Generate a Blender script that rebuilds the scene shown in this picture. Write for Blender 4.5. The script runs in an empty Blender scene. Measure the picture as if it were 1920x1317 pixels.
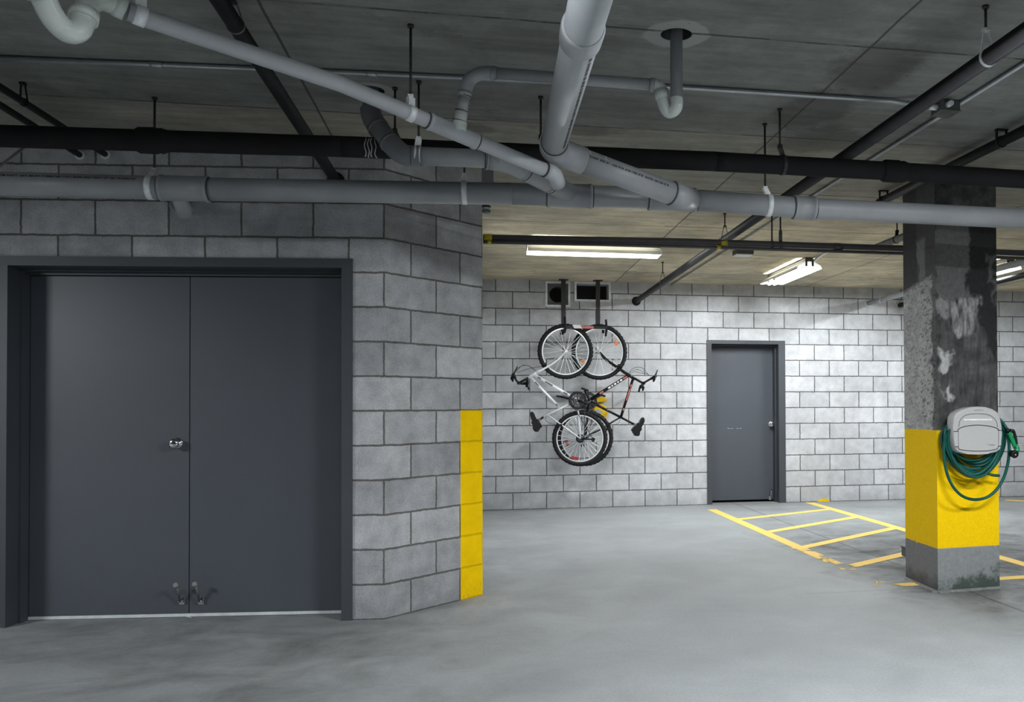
import bpy, bmesh, math, random
from mathutils import Vector, Matrix, noise
random.seed(7)
C = bpy.context.scene.collection
PI = math.pi
sc = bpy.context.scene

# ------------------------------------------------------------------ camera
F, CX, CY = 1691.6, 1232.1, 737.98          # focal length and principal point in pixels (1920 x 1317 frame)
YAW, PITCH, ROLL, EYE = 0.19531, 0.01504, -0.00412, 1.2352
fw = Vector((math.sin(YAW)*math.cos(PITCH), math.cos(YAW)*math.cos(PITCH), math.sin(PITCH)))
rt0 = Vector((math.cos(YAW), -math.sin(YAW), 0)); up0 = rt0.cross(fw)
rt = rt0*math.cos(ROLL)+up0*math.sin(ROLL); up = -rt0*math.sin(ROLL)+up0*math.cos(ROLL)
CAM = Vector((0, 0, EYE))
cd = bpy.data.cameras.new('camera'); co = bpy.data.objects.new('camera', cd); C.objects.link(co)
co.matrix_world = Matrix(((rt.x, up.x, -fw.x, 0), (rt.y, up.y, -fw.y, 0), (rt.z, up.z, -fw.z, EYE), (0, 0, 0, 1)))
cd.sensor_fit = 'HORIZONTAL'; cd.sensor_width = 36; cd.lens = F/1920*36
cd.shift_x = (960-CX)/1920; cd.shift_y = (CY-658.5)/1920
cd.clip_start = .05; cd.clip_end = 60
sc.camera = co

def ray(x, y): return fw+rt*((x-CX)/F)-up*((y-CY)/F)
def PD(x, y, d): return CAM+ray(x, y)*d                        # point on the view ray at depth d
def PY(x, y, Y): r = ray(x, y); return CAM+r*(Y/r.y)           # ... in the plane y = Y
def PZ(x, y, z): r = ray(x, y); return CAM+r*((z-EYE)/r.z)     # ... in the plane z
def PP(x, y, o, n):                                            # ... in the plane through o with normal n
    r = ray(x, y); return CAM+r*((o-CAM).dot(n)/r.dot(n))

# ------------------------------------------------------------------ world, exposure
w = bpy.data.worlds.new('world'); sc.world = w; w.use_nodes = True
w.node_tree.nodes['Background'].inputs[0].default_value = (.75, .85, 1, 1)
w.node_tree.nodes['Background'].inputs[1].default_value = .0
sc.view_settings.view_transform = 'Standard'
sc.view_settings.look = 'None'; sc.view_settings.gamma = 1; sc.view_settings.exposure = 0.0
sc.view_settings.use_curve_mapping = False
PW = dict(mid=52, right=120, far=115, near=208, left=225, nearright=120, over=55)     # watts of the fixtures
CEIL = 2.785

# ------------------------------------------------------------------ mesh helpers
def link(name, me, parent=None, mat=None, loc=None):
    o = bpy.data.objects.new(name, me); C.objects.link(o)
    if parent is not None: o.parent = parent
    if mat is not None and me is not None: me.materials.append(mat)
    if loc is not None: o.location = loc
    return o
def tag(o, label=None, cat=None, group=None, kind=None):
    if label: o['label'] = label
    if cat: o['category'] = cat
    if group: o['group'] = group
    if kind: o['kind'] = kind
    return o
def thing(name, loc, label, cat, group=None, rot=None):
    o = bpy.data.objects.new(name, None); C.objects.link(o); o.location = loc
    o.empty_display_size = .1
    if rot is not None: o.rotation_euler = rot
    return tag(o, label, cat, group)
class MB:
    def __init__(s): s.bm = bmesh.new()
    def box(s, a, b, bev=0):
        a, b = Vector(a), Vector(b); c = (a+b)/2; d = b-a
        r = bmesh.ops.create_cube(s.bm, size=1, matrix=Matrix.Translation(c) @ Matrix.Diagonal((abs(d.x), abs(d.y), abs(d.z), 1)))
        if bev:
            es = list({e for v in r['verts'] for e in v.link_edges})
            bmesh.ops.bevel(s.bm, geom=es, offset=bev, segments=2, affect='EDGES', profile=.6)
        return s
    def obox(s, c, ax, ay, az, bev=0):           # oriented box: centre and three half-vectors
        c, ax, ay, az = map(Vector, (c, ax, ay, az))
        M = Matrix(((ax.x*2, ay.x*2, az.x*2, c.x), (ax.y*2, ay.y*2, az.y*2, c.y), (ax.z*2, ay.z*2, az.z*2, c.z), (0, 0, 0, 1)))
        r = bmesh.ops.create_cube(s.bm, size=1, matrix=M)
        if bev:
            es = list({e for v in r['verts'] for e in v.link_edges})
            bmesh.ops.bevel(s.bm, geom=es, offset=bev, segments=2, affect='EDGES', profile=.6)
        return s
    def tube(s, pts, r, seg=16, cap=True, closed=False):
        pts = [Vector(p) for p in pts]; n = len(pts)
        rs = r if isinstance(r, (list, tuple)) else [r]*n
        T = []
        for i in range(n):
            if closed: t = pts[(i+1) % n]-pts[i-1]
            elif i == 0: t = pts[1]-pts[0]
            elif i == n-1: t = pts[-1]-pts[-2]
            else: t = (pts[i+1]-pts[i]).normalized()+(pts[i]-pts[i-1]).normalized()
            if t.length < 1e-9: t = T[-1] if T else Vector((0, 0, 1))
            T.append(t.normalized())
        a = Vector((0, 0, 1)) if abs(T[0].z) < .9 else Vector((1, 0, 0))
        u = T[0].cross(a).normalized(); rings = []
        for i in range(n):
            u = (u-T[i]*u.dot(T[i])).normalized(); v = T[i].cross(u)
            rings.append([s.bm.verts.new(pts[i]+(u*math.cos(2*PI*k/seg)+v*math.sin(2*PI*k/seg))*rs[i]) for k in range(seg)])
        m = n if closed else n-1
        for i in range(m):
            A, B = rings[i], rings[(i+1) % n]
            for k in range(seg):
                f = s.bm.faces.new((A[k], A[(k+1) % seg], B[(k+1) % seg], B[k])); f.smooth = True
        if cap and not closed:
            s.bm.faces.new(rings[0][::-1]); s.bm.faces.new(rings[-1])
        return s
    def ring(s, c, d, r0, r1, w, seg=28):        # a flat band around an axis
        c, d = Vector(c), Vector(d).normalized()
        a = Vector((0, 0, 1)) if abs(d.z) < .9 else Vector((1, 0, 0))
        u = d.cross(a).normalized(); v = d.cross(u)
        q = []
        for k in range(seg):
            e = u*math.cos(2*PI*k/seg)+v*math.sin(2*PI*k/seg)
            q.append([s.bm.verts.new(c+e*r+d*h) for r, h in ((r1, -w/2), (r1, w/2), (r0, w/2), (r0, -w/2))])
        for k in range(seg):
            A, B = q[k], q[(k+1) % seg]
            for j in range(4):
                f = s.bm.faces.new((A[j], B[j], B[(j+1) % 4], A[(j+1) % 4])); f.smooth = j in (0, 2)
        return s
    def sphere(s, c, r, sx=(1, 1, 1), seg=20):
        M = Matrix.Translation(Vector(c)) @ Matrix.Diagonal((sx[0], sx[1], sx[2], 1))
        R = bmesh.ops.create_uvsphere(s.bm, u_segments=seg, v_segments=seg//2, radius=r, matrix=M)
        for v in R['verts']:
            for f in v.link_faces: f.smooth = True
        return s
    def prism(s, poly, d, bev=0, smooth=False):  # polygon (3D points) extruded by vector d
        d = Vector(d); A = [s.bm.verts.new(Vector(p)) for p in poly]; B = [s.bm.verts.new(Vector(p)+d) for p in poly]
        n = len(A); fs = [s.bm.faces.new(A[::-1]), s.bm.faces.new(B)]
        for i in range(n):
            f = s.bm.faces.new((A[i], A[(i+1) % n], B[(i+1) % n], B[i])); f.smooth = smooth; fs.append(f)
        if bev: bmesh.ops.bevel(s.bm, geom=list(fs[1].edges)+list(fs[0].edges), offset=bev, segments=3, affect='EDGES', profile=.5)
        return s
    def build(s, name, mat=None, parent=None, loc=None):
        bmesh.ops.recalc_face_normals(s.bm, faces=s.bm.faces)
        if loc is not None: bmesh.ops.translate(s.bm, verts=s.bm.verts, vec=-Vector(loc))
        elif parent is not None and parent.type == 'EMPTY' and parent.parent is None:
            bmesh.ops.transform(s.bm, verts=s.bm.verts, matrix=parent.matrix_basis.inverted())
        elif parent is not None:
            M = parent.matrix_basis
            if parent.parent is not None: M = parent.parent.matrix_basis @ M
            bmesh.ops.transform(s.bm, verts=s.bm.verts, matrix=M.inverted())
        me = bpy.data.meshes.new(name); s.bm.to_mesh(me); s.bm.free()
        return link(name, me, parent, mat, loc)
def catmull(P, n=8, closed=False):
    P = [Vector(p) for p in P]; out = []; N = len(P)
    for i in range(N if closed else N-1):
        if closed: a, b, c, d = P[i-1], P[i], P[(i+1) % N], P[(i+2) % N]
        else: a, b, c, d = P[max(i-1, 0)], P[i], P[i+1], P[min(i+2, N-1)]
        for k in range(n):
            t = k/n
            out.append(.5*((2*b)+(c-a)*t+(2*a-5*b+4*c-d)*t*t+(3*b-a-3*c+d)*t**3))
    if not closed: out.append(P[-1])
    return out
def copy_tree(o, parent=None):
    c = o.copy(); C.objects.link(c)
    if parent is not None: c.parent = parent
    for ch in list(o.children): copy_tree(ch, c)
    return c

# ------------------------------------------------------------------ materials
class NT:
    def __init__(s, name):
        s.m = bpy.data.materials.new(name); s.m.use_nodes = True; s.t = s.m.node_tree; s.N = s.t.nodes; s.L = s.t.links
        s.b = s.N['Principled BSDF']; s.out = s.N['Material Output']
        s.tc = s.N.new('ShaderNodeTexCoord')
    def put(s, sock, v):
        if hasattr(v, 'is_linked') or hasattr(v, 'links'): s.L.new(v, sock)
        elif isinstance(v, (tuple, list)) and len(v) == 3 and len(sock.default_value) == 4: sock.default_value = (*v, 1)
        else: sock.default_value = v
    def math(s, op, a, b=None, c=None, clamp=False):
        n = s.N.new('ShaderNodeMath'); n.operation = op; n.use_clamp = clamp; s.put(n.inputs[0], a)
        if b is not None: s.put(n.inputs[1], b)
        if c is not None: s.put(n.inputs[2], c)
        return n.outputs[0]
    def mix(s, f, a, b, mode='MIX'):
        n = s.N.new('ShaderNodeMix'); n.data_type = 'RGBA'; n.blend_type = mode
        s.put(n.inputs[0], f); s.put(n.inputs[6], a); s.put(n.inputs[7], b); return n.outputs[2]
    def noise(s, scale, detail=4, rough=.55, vec=None, dist=0):
        n = s.N.new('ShaderNodeTexNoise'); n.inputs['Scale'].default_value = scale; n.inputs['Detail'].default_value = detail
        n.inputs['Roughness'].default_value = rough; n.inputs['Distortion'].default_value = dist
        s.L.new(vec if vec is not None else s.tc.outputs['Object'], n.inputs['Vector']); return n.outputs['Fac']
    def ramp(s, f, a, b, lo=0., hi=1.):
        n = s.N.new('ShaderNodeMapRange'); n.inputs[1].default_value = a; n.inputs[2].default_value = b
        n.inputs[3].default_value = lo; n.inputs[4].default_value = hi; s.L.new(f, n.inputs[0]); return n.outputs[0]
    def xyz(s, src=None):
        n = s.N.new('ShaderNodeSeparateXYZ'); s.L.new(src if src is not None else s.tc.outputs['Object'], n.inputs[0]); return n.outputs
    def vec(s, x, y, z):
        n = s.N.new('ShaderNodeCombineXYZ'); s.put(n.inputs[0], x); s.put(n.inputs[1], y); s.put(n.inputs[2], z); return n.outputs[0]
    def bump(s, h, strength=.3, dist=.01, prev=None):
        n = s.N.new('ShaderNodeBump'); n.inputs['Strength'].default_value = strength; n.inputs['Distance'].default_value = dist
        s.L.new(h, n.inputs['Height'])
        if prev is not None: s.L.new(prev, n.inputs['Normal'])
        return n.outputs[0]
    def done(s, col=None, rough=.6, metal=0., nor=None, spec=None):
        if col is not None: s.put(s.b.inputs['Base Color'], col)
        s.put(s.b.inputs['Roughness'], rough); s.put(s.b.inputs['Metallic'], metal)
        if nor is not None: s.L.new(nor, s.b.inputs['Normal'])
        if spec is not None: s.b.inputs['Specular IOR Level'].default_value = spec
        return s.m
def plain(name, col, rough=.5, metal=0., var=.12, scale=18, bump=.05, spec=None):
    t = NT(name); n = t.noise(scale, 4)
    c = t.mix(t.ramp(n, .3, .7), tuple(v*(1-var) for v in col), tuple(min(1, v*(1+var)) for v in col))
    return t.done(c, rough, metal, t.bump(t.noise(scale*8, 2), bump, .002), spec)
def emit(name, col, st):
    t = NT(name); t.b.inputs['Base Color'].default_value = (*col, 1); t.b.inputs['Emission Color'].default_value = (*col, 1)
    t.b.inputs['Emission Strength'].default_value = st; return t.m

def block_mat(name, c1, c2, mortar, dirt=.25, yellow=None, grain=.24):
    t = NT(name); x, y, z = t.xyz()
    wob = t.math('MULTIPLY', t.math('SUBTRACT', t.noise(14, 4, .7), .5), .015)
    v = t.vec(t.math('ADD', x, wob), t.math('ADD', z, wob), 0.)
    b = t.N.new('ShaderNodeTexBrick'); b.offset = .5; b.offset_frequency = 2; b.squash = 1
    t.L.new(v, b.inputs['Vector'])
    b.inputs['Scale'].default_value = 1; b.inputs['Mortar Size'].default_value = .0068; b.inputs['Mortar Smooth'].default_value = .35
    b.inputs['Bias'].default_value = 0; b.inputs['Brick Width'].default_value = .4064; b.inputs['Row Height'].default_value = .2032
    b.inputs['Color1'].default_value = (*c1, 1); b.inputs['Color2'].default_value = (*c2, 1); b.inputs['Mortar'].default_value = (*mortar, 1)
    fine = t.noise(95, 4, .8); mid = t.noise(9, 5, .6); big = t.noise(1.7, 4, .6)
    k = t.math('ADD', t.math('MULTIPLY', t.ramp(fine, .3, .7, -1, 1), grain), 1.)
    k = t.math('MULTIPLY', k, t.ramp(mid, .3, .7, 1-dirt*.55, 1+dirt*.35))
    k = t.math('MULTIPLY', k, t.ramp(big, .3, .7, 1-dirt*.6, 1+dirt*.3))
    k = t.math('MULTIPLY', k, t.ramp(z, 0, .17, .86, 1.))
    col = t.mix(1., b.outputs['Color'], t.vec(k, k, k), 'MULTIPLY')
    mort = b.outputs['Fac']
    if yellow:
        x0, zt = yellow
        edge = t.math('MULTIPLY', t.math('SUBTRACT', t.noise(60, 2), .5), .004)
        m = t.math('MULTIPLY', t.math('GREATER_THAN', t.math('ADD', x, edge), x0), t.math('LESS_THAN', z, zt))
        wear = t.math('MULTIPLY', t.ramp(z, .0, .2, 1., 0.), t.ramp(t.noise(30, 4, .7, t.vec(t.math('MULTIPLY', x, 3.), y, z)), .55, .68))
        yc = t.mix(t.math('MULTIPLY', mort, .55), (.98, .63, .0), (.55, .34, .0))
        yc = t.mix(wear, yc, (.28, .2, .03))
        k2 = t.ramp(mid, .3, .7, .92, 1.06); yc = t.mix(1., yc, t.vec(k2, k2, k2), 'MULTIPLY')
        col = t.mix(m, col, yc)
    h = t.math('ADD', t.math('MULTIPLY', mort, -1.), t.math('MULTIPLY', fine, .12))
    return t.done(col, .85, 0, t.bump(h, .6, .006), .12)

def ceiling_mat():
    t = NT('formed_concrete'); x, y, z = t.xyz()
    def seam(v, o, p, wdt):
        q = t.math('PINGPONG', t.math('ADD', v, -o), p/2.)
        return t.math('LESS_THAN', q, wdt)
    wb = t.math('MULTIPLY', t.math('SUBTRACT', t.noise(2.5, 3), .5), .02)
    brk = t.ramp(t.noise(6, 4, .7), .42, .52)
    s1 = t.math('MULTIPLY', seam(t.math('ADD', x, wb), 1.662, 2.48, .006), 1.)
    s2 = t.math('MULTIPLY', seam(t.math('ADD', y, wb), 3.62, 1.31, .0085), t.math('ADD', t.math('MULTIPLY', brk, .65), .35))
    st = t.vec(t.math('MULTIPLY', x, .9), t.math('MULTIPLY', y, 6.), z)
    streak = t.noise(2.2, 6, .65, st); big = t.noise(.8, 4, .6); mid = t.noise(3.0, 7, .72)
    panel = t.N.new('ShaderNodeTexWhiteNoise'); panel.noise_dimensions = '2D'
    px = t.math('FLOOR', t.math('DIVIDE', t.math('ADD', x, -1.662), 2.48)); py = t.math('FLOOR', t.math('DIVIDE', t.math('ADD', y, -3.62), 1.31))
    t.L.new(t.vec(px, py, 0.), panel.inputs['Vector'])
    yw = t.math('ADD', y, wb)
    base = t.mix(t.ramp(yw, 4.92, 4.945), (.235, .242, .228), (.36, .335, .28)); base = t.mix(t.ramp(y, 6.0, 7.7), base, (.76, .67, .475))  # far end is yellower concrete; its lamp-lit brightness is put into the colour too
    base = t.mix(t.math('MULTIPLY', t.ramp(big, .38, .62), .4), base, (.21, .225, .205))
    k = t.math('MULTIPLY', t.ramp(streak, .25, .75, .70, 1.2), t.ramp(mid, .3, .7, .72, 1.2))
    k = t.math('MULTIPLY', k, t.ramp(panel.outputs['Value'], 0, 1, .88, 1.12))
    col = t.mix(1., base, t.vec(k, k, k), 'MULTIPLY')
    stain = t.math('MULTIPLY', t.ramp(t.noise(1.3, 7, .72, None, .4), .56, .68), t.ramp(t.noise(9, 5, .7), .4, .6))
    col = t.mix(t.math('MULTIPLY', stain, .6), col, (.075, .07, .065))
    # water stain beside the long joint
    def blob(cx, cy, rx, ry):
        a = t.math('DIVIDE', t.math('ADD', x, -cx), rx); b = t.math('DIVIDE', t.math('ADD', y, -cy), ry)
        d = t.math('ADD', t.math('MULTIPLY', a, a), t.math('MULTIPLY', b, b))
        return t.ramp(t.math('ADD', d, t.math('MULTIPLY', t.noise(5, 6, .75), 2.2)), 1.5, 2.0, 1., 0.)
    for q in ((1.78, 3.85, .25, .35), (1.95, 4.95, .4, .3), (1.72, 4.45, .22, .4), (-.1, 5.1, .25, .15), (.55, 5.0, .3, .12)):
        col = t.mix(t.math('MULTIPLY', blob(*q), .55), col, (.07, .065, .062))
    for cx_, cy_, r in ((.809, 3.646, .135), (-.515, 4.563, .11)):
        a = t.math('ADD', x, -cx_); b = t.math('ADD', y, -cy_)
        d = t.math('SQRT', t.math('ADD', t.math('MULTIPLY', a, a), t.math('MULTIPLY', b, b)))
        m = t.ramp(t.math('ADD', d, t.math('MULTIPLY', t.noise(9, 3), .07)), r+.03, r+.045, 1., 0.)
        col = t.mix(t.math('MULTIPLY', m, .7), col, (.40, .41, .39))
    spk = t.ramp(t.noise(22, 3, .8, t.vec(x, t.math('MULTIPLY', y, 2.2), z)), .67, .72)
    col = t.mix(t.math('MULTIPLY', spk, .8), col, (.05, .045, .04))
    sm = t.math('MAXIMUM', s1, s2)
    col = t.mix(t.math('MULTIPLY', sm, .8), col, (.045, .04, .035))
    h = t.math('ADD', t.math('MULTIPLY', sm, -.6), t.math('MULTIPLY', streak, .4))
    return t.done(col, .8, 0, t.bump(h, .25, .01), .3)

def floor_mat():
    t = NT('concrete_slab'); x, y, z = t.xyz()
    big = t.noise(.55, 5, .6); mid = t.noise(2.2, 6, .65, None, .6); fine = t.noise(70, 4, .75); streak = t.noise(1.7, 7, .72, t.vec(x, t.math('MULTIPLY', y, 1.15), z), .5)
    col = t.mix(t.ramp(big, .3, .7), (.285, .30, .305), (.355, .372, .377))
    k = t.math('MULTIPLY', t.ramp(mid, .3, .7, .89, 1.08), t.ramp(fine, .25, .75, .86, 1.14))
    col = t.mix(1., col, t.vec(k, k, k), 'MULTIPLY')
    # bare, dirty slab in the parking bays and by the column
    e = t.math('MULTIPLY', t.math('SUBTRACT', mid, .5), 1.1)
    bay = t.ramp(t.math('ADD', x, e), 2.55, 3.0)
    nearb = t.math('MULTIPLY', t.ramp(t.math('ADD', y, e), 4.2, 5.6), 1.)
    bay = t.math('MULTIPLY', bay, t.math('ADD', t.math('MULTIPLY', nearb, .75), .25))
    dirt = t.ramp(streak, .36, .66, .2, 1.)
    dfar = t.ramp(y, 7.2, 9.2, 1., .35)
    col = t.mix(t.math('MULTIPLY', t.math('MULTIPLY', bay, dirt), dfar), col, (.052, .054, .054))
    left_shade = t.math('MULTIPLY', t.ramp(t.math('ADD', x, e), .75, -.7), t.ramp(streak, .4, .7, .15, 1.))  # left foreground painted darker, standing for the weak light there
    col = t.mix(t.math('MULTIPLY', left_shade, .7), col, (.075, .08, .075))
    # darker, browner strip along the back wall
    wb = t.ramp(t.math('ADD', y, t.math('MULTIPLY', e, .15)), 10.85, 11.05)
    col = t.mix(t.math('MULTIPLY', wb, .4), col, (.2, .19, .16))
    # sawn joints
    q = t.math('ABSOLUTE', t.math('ADD', x, -3.2))
    j = t.math('MULTIPLY', t.math('LESS_THAN', q, .006), .8)
    q2 = t.math('MULTIPLY', t.math('LESS_THAN', t.math('ABSOLUTE', t.math('ADD', y, -10.35)), .005), t.math('MULTIPLY', t.math('GREATER_THAN', x, 2.3), .35))
    q3 = t.math('MULTIPLY', t.math('LESS_THAN', t.math('ABSOLUTE', t.math('ADD', y, -5.66)), .004), t.math('MULTIPLY', t.math('GREATER_THAN', x, 2.1), .4))
    j = t.math('MAXIMUM', j, t.math('MAXIMUM', q2, q3))
    col = t.mix(j, col, (.03, .03, .03))
    rough = t.ramp(mid, .3, .7, .6, .78)
    return t.done(col, rough, 0, t.bump(t.math('ADD', fine, t.math('MULTIPLY', j, -3.)), .08, .004), .22)

def paint_mat():
    t = NT('worn_yellow_paint'); geo = t.N.new('ShaderNodeNewGeometry'); x, y, z = t.xyz(geo.outputs['Position']); t.tc = geo; t.pos = geo.outputs['Position']
    n = t.noise(5, 8, .78, t.pos, .5); n2 = t.noise(40, 4, .8, t.pos)
    wear = t.math('ADD', t.ramp(n, .35, .7), t.math('MULTIPLY', n2, .35))
    region = t.math('MAXIMUM', t.math('MULTIPLY', t.ramp(x, 3.0, 2.78), t.ramp(y, 8.8, 6.3, 0., 1.45)), t.math('MULTIPLY', t.ramp(x, 4.3, 2.9, .0, .75), t.ramp(y, 7.4, 6.6)))
    thr = t.math('SUBTRACT', 1.5, t.math('MULTIPLY', region, .78))
    a = t.math('LESS_THAN', wear, thr)
    col = t.mix(t.ramp(n2, .35, .65), (.80, .54, .11), (.88, .61, .17))
    tr = t.N.new('ShaderNodeBsdfTransparent'); mx = t.N.new('ShaderNodeMixShader')
    t.done(col, .7, 0, None, .3)
    t.L.new(a, mx.inputs[0]); t.L.new(tr.outputs[0], mx.inputs[1]); t.L.new(t.b.outputs[0], mx.inputs[2]); t.L.new(mx.outputs[0], t.out.inputs[0])
    return t.m

def steel_door_mat():
    t = NT('grey_door_paint'); n = t.noise(240, 2, .6); b = t.noise(1.5, 3)
    c = t.mix(t.ramp(b, .3, .7), (.066, .075, .089), (.075, .084, .100))
    return t.done(c, .42, 0, t.bump(n, .06, .002), .45)

def pipe_mat(name, col, rough=.4):
    t = NT(name); n = t.noise(4, 5, .6); d = t.noise(38, 5, .8)
    c = t.mix(t.ramp(n, .3, .7), tuple(v*.88 for v in col), tuple(v*1.1 for v in col))
    c = t.mix(t.math('MULTIPLY', t.ramp(d, .68, .74), .55), c, (.04, .04, .04))
    return t.done(c, t.ramp(n, .3, .7, rough-.06, rough+.12), 0, t.bump(t.noise(12, 3), .03, .004), .5)

M = {}
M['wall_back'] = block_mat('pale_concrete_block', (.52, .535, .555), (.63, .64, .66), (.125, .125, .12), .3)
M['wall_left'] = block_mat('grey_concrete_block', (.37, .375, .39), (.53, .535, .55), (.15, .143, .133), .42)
M['wall_dark'] = block_mat('dark_concrete_block', (.09, .09, .095), (.12, .12, .125), (.06, .06, .06), .3)
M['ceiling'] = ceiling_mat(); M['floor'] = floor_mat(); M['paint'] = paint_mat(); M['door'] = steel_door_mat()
M['frame'] = plain('door_frame_paint', (.052, .059, .068), .5, 0, .06, 3, .02)
M['pvc'] = pipe_mat('grey_pvc', (.30, .315, .33))
M['pvc_pale'] = pipe_mat('pale_grey_pvc', (.41, .43, .455), .45)
M['pvc_mid'] = pipe_mat('mid_grey_pvc', (.36, .38, .40), .5)
M['pvc_dark'] = pipe_mat('dull_grey_pvc', (.17, .175, .185), .45)
M['pvc_light'] = pipe_mat('pale_pvc', (.52, .57, .54), .2)
M['iron'] = plain('black_iron', (.010, .010, .011), .6, 0, .3, 10, .1, .25)
M['insul'] = plain('black_foam_insulation', (.014, .0135, .0145), .85, 0, .15, 6, .3, .2)
M['steel'] = plain('galvanised_steel', (.8, .83, .85), .42, .1, .15, 30)
M['steel_dark'] = plain('dull_steel', (.16, .16, .165), .5, .6, .2, 20)
M['rod'] = plain('threaded_rod_steel', (.05, .047, .045), .55, .4, .3, 60, .4)
M['emt'] = plain('conduit_steel', (.42, .44, .45), .35, .7, .1, 12)
M['cond'] = plain('painted_conduit', (.10, .095, .10), .5, .1, .15, 8)
M['tape'] = plain('yellow_tape', (.62, .52, .02), .5)
M['white'] = plain('white_enamel', (.8, .82, .82), .35, 0, .03)
M['strip'] = plain('white_sweep', (.62, .66, .68), .5)
M['chrome'] = plain('chrome', (.75, .76, .78), .12, 1., .03)
M['rubber'] = plain('black_rubber', (.013, .013, .014), .7, 0, .2, 60, .2, .25)
M['rubber_grey'] = plain('grey_rubber', (.2, .2, .19), .7)
M['black'] = plain('black_plastic', (.007, .007, .008), .45, 0, .1, 18, .02, .3)
M['void'] = plain('dark_duct_interior', (.012, .012, .012), .9)
M['plate'] = plain('dull_zinc', (.13, .13, .13), .6, .3)
M['rack'] = plain('dark_grey_steel', (.045, .043, .045), .6, .2)
M['alu'] = plain('polished_aluminium', (.82, .84, .86), .32, .35, .05)
M['silver'] = plain('silver_white_frame_paint', (.80, .81, .83), .28, .1, .06)
M['bikeblack'] = plain('gloss_black_frame_paint', (.007, .006, .007), .25, 0, .1, 18, .02, .35)
M['decal_grey'] = plain('charcoal_decal', (.13, .13, .15), .4)
M['decal_red'] = plain('faded_red_decal', (.45, .12, .10), .45)
M['decal_white'] = plain('white_decal', (.7, .7, .7), .45)
M['orange'] = plain('orange_reflector', (.75, .22, .07), .3)
M['red'] = plain('red_reflector', (.38, .03, .035), .3)
M['cassette'] = plain('oily_steel', (.06, .06, .065), .35, .8)
M['hose'] = plain('green_vinyl_hose', (.003, .075, .060), .42, 0, .2, 6, .05, .3)
M['reel'] = plain('warm_grey_plastic', (.40, .395, .39), .55, 0, .04, 90)
M['green'] = plain('bright_green_plastic', (.0, .22, .07), .3)
M['yellowp'] = plain('yellow_plastic', (.85, .55, .0), .4)
t = NT('translucent_white_hood'); tl = t.N.new('ShaderNodeBsdfTranslucent'); mx = t.N.new('ShaderNodeMixShader'); mx.inputs[0].default_value = .55
t.done((.85, .86, .86), .4); tl.inputs[0].default_value = (.9, .9, .9, 1)
t.L.new(t.b.outputs[0], mx.inputs[1]); t.L.new(tl.outputs[0], mx.inputs[2]); t.L.new(mx.outputs[0], t.out.inputs[0]); M['hood'] = t.m
M['tube'] = emit('lamp_tube', (1, .99, .97), 9)
M['ink'] = plain('printed_ink', (.045, .045, .05), .6)
M['chalk'] = plain('white_scuff', (.6, .6, .6), .7)

# ------------------------------------------------------------------ the room
D = 11.058                                     # back wall
A0 = Vector((-.5444, 5.4994, 0)); AL = -.119   # outer corner of the door wall, its direction
BE = .7949; B0 = A0+Vector((math.cos(BE), math.sin(BE), 0))*.8128
TH = .3
def wall_mesh(x0, x1, z0, z1, th, openings):
    xs = sorted({x0, x1, *[v for o in openings for v in (o[0], o[1])]}); zs = sorted({z0, z1, *[v for o in openings for v in (o[2], o[3])]})
    bm = bmesh.new(); vs = {}
    def V(i, k, j): 
        key = (i, k, j)
        if key not in vs: vs[key] = bm.verts.new((xs[i], 0 if j == 0 else th, zs[k]))
        return vs[key]
    def solid(i, k):
        if i < 0 or k < 0 or i >= len(xs)-1 or k >= len(zs)-1: return False
        cx, cz = (xs[i]+xs[i+1])/2, (zs[k]+zs[k+1])/2
        return not any(o[0] < cx < o[1] and o[2] < cz < o[3] for o in openings)
    for i in range(len(xs)-1):
        for k in range(len(zs)-1):
            if not solid(i, k): continue
            bm.faces.new((V(i, k, 0), V(i+1, k, 0), V(i+1, k+1, 0), V(i, k+1, 0)))
            bm.faces.new((V(i, k+1, 1), V(i+1, k+1, 1), V(i+1, k, 1), V(i, k, 1)))
            if not solid(i-1, k): bm.faces.new((V(i, k, 1), V(i, k, 0), V(i, k+1, 0), V(i, k+1, 1)))
            if not solid(i+1, k): bm.faces.new((V(i+1, k, 0), V(i+1, k, 1), V(i+1, k+1, 1), V(i+1, k+1, 0)))
            if not solid(i, k-1): bm.faces.new((V(i, k, 1), V(i+1, k, 1), V(i+1, k, 0), V(i, k, 0)))
            if not solid(i, k+1): bm.faces.new((V(i, k+1, 0), V(i+1, k+1, 0), V(i+1, k+1, 1), V(i, k+1, 1)))
    me = bpy.data.meshes.new('wall'); bm.to_mesh(me); bm.free(); return me
def structure(name, me, mat, loc=(0, 0, 0), rz=0):
    o = link(name, me, None, mat); o.location = loc; o.rotation_euler = (0, 0, rz); o['kind'] = 'structure'; return o

# door openings, read on the wall planes
nA = Vector((-math.sin(AL), math.cos(AL), 0)); uA = Vector((math.cos(AL), math.sin(AL), 0))
def onA(x, y, off=0): p = PP(x, y, A0+nA*off, nA); return (p-A0).dot(uA), p.z
dR = onA(661.5, 820)[0]; dRi = onA(641, 820)[0]; dLi = onA(14.5, 820)[0]; dL = dLi-(dR-dRi)
dT = (onA(20, 477.5)[1]+2*onA(640, 487)[1])/3; dTi = (onA(20, 497)[1]+2*onA(640, 503.5)[1])/3
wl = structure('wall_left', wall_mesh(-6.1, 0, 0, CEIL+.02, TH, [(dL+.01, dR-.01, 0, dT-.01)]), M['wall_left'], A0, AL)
eL = PP(1325.5, 800, Vector((0, D, 0)), Vector((0, 1, 0))).x; eR = PY(1472.5, 800, D).x
eLi = PY(1334.5, 800, D).x; eRi = PY(1460, 800, D).x; eT = PY(1397, 638.7, D).z; eTi = PY(1397, 645.5, D).z
X0 = .2016
V1 = (PY(1023.5, 550, D).x, PY(1068, 550, D).x, PY(1045, 575, D).z, PY(1045, 529, D).z)
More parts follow.
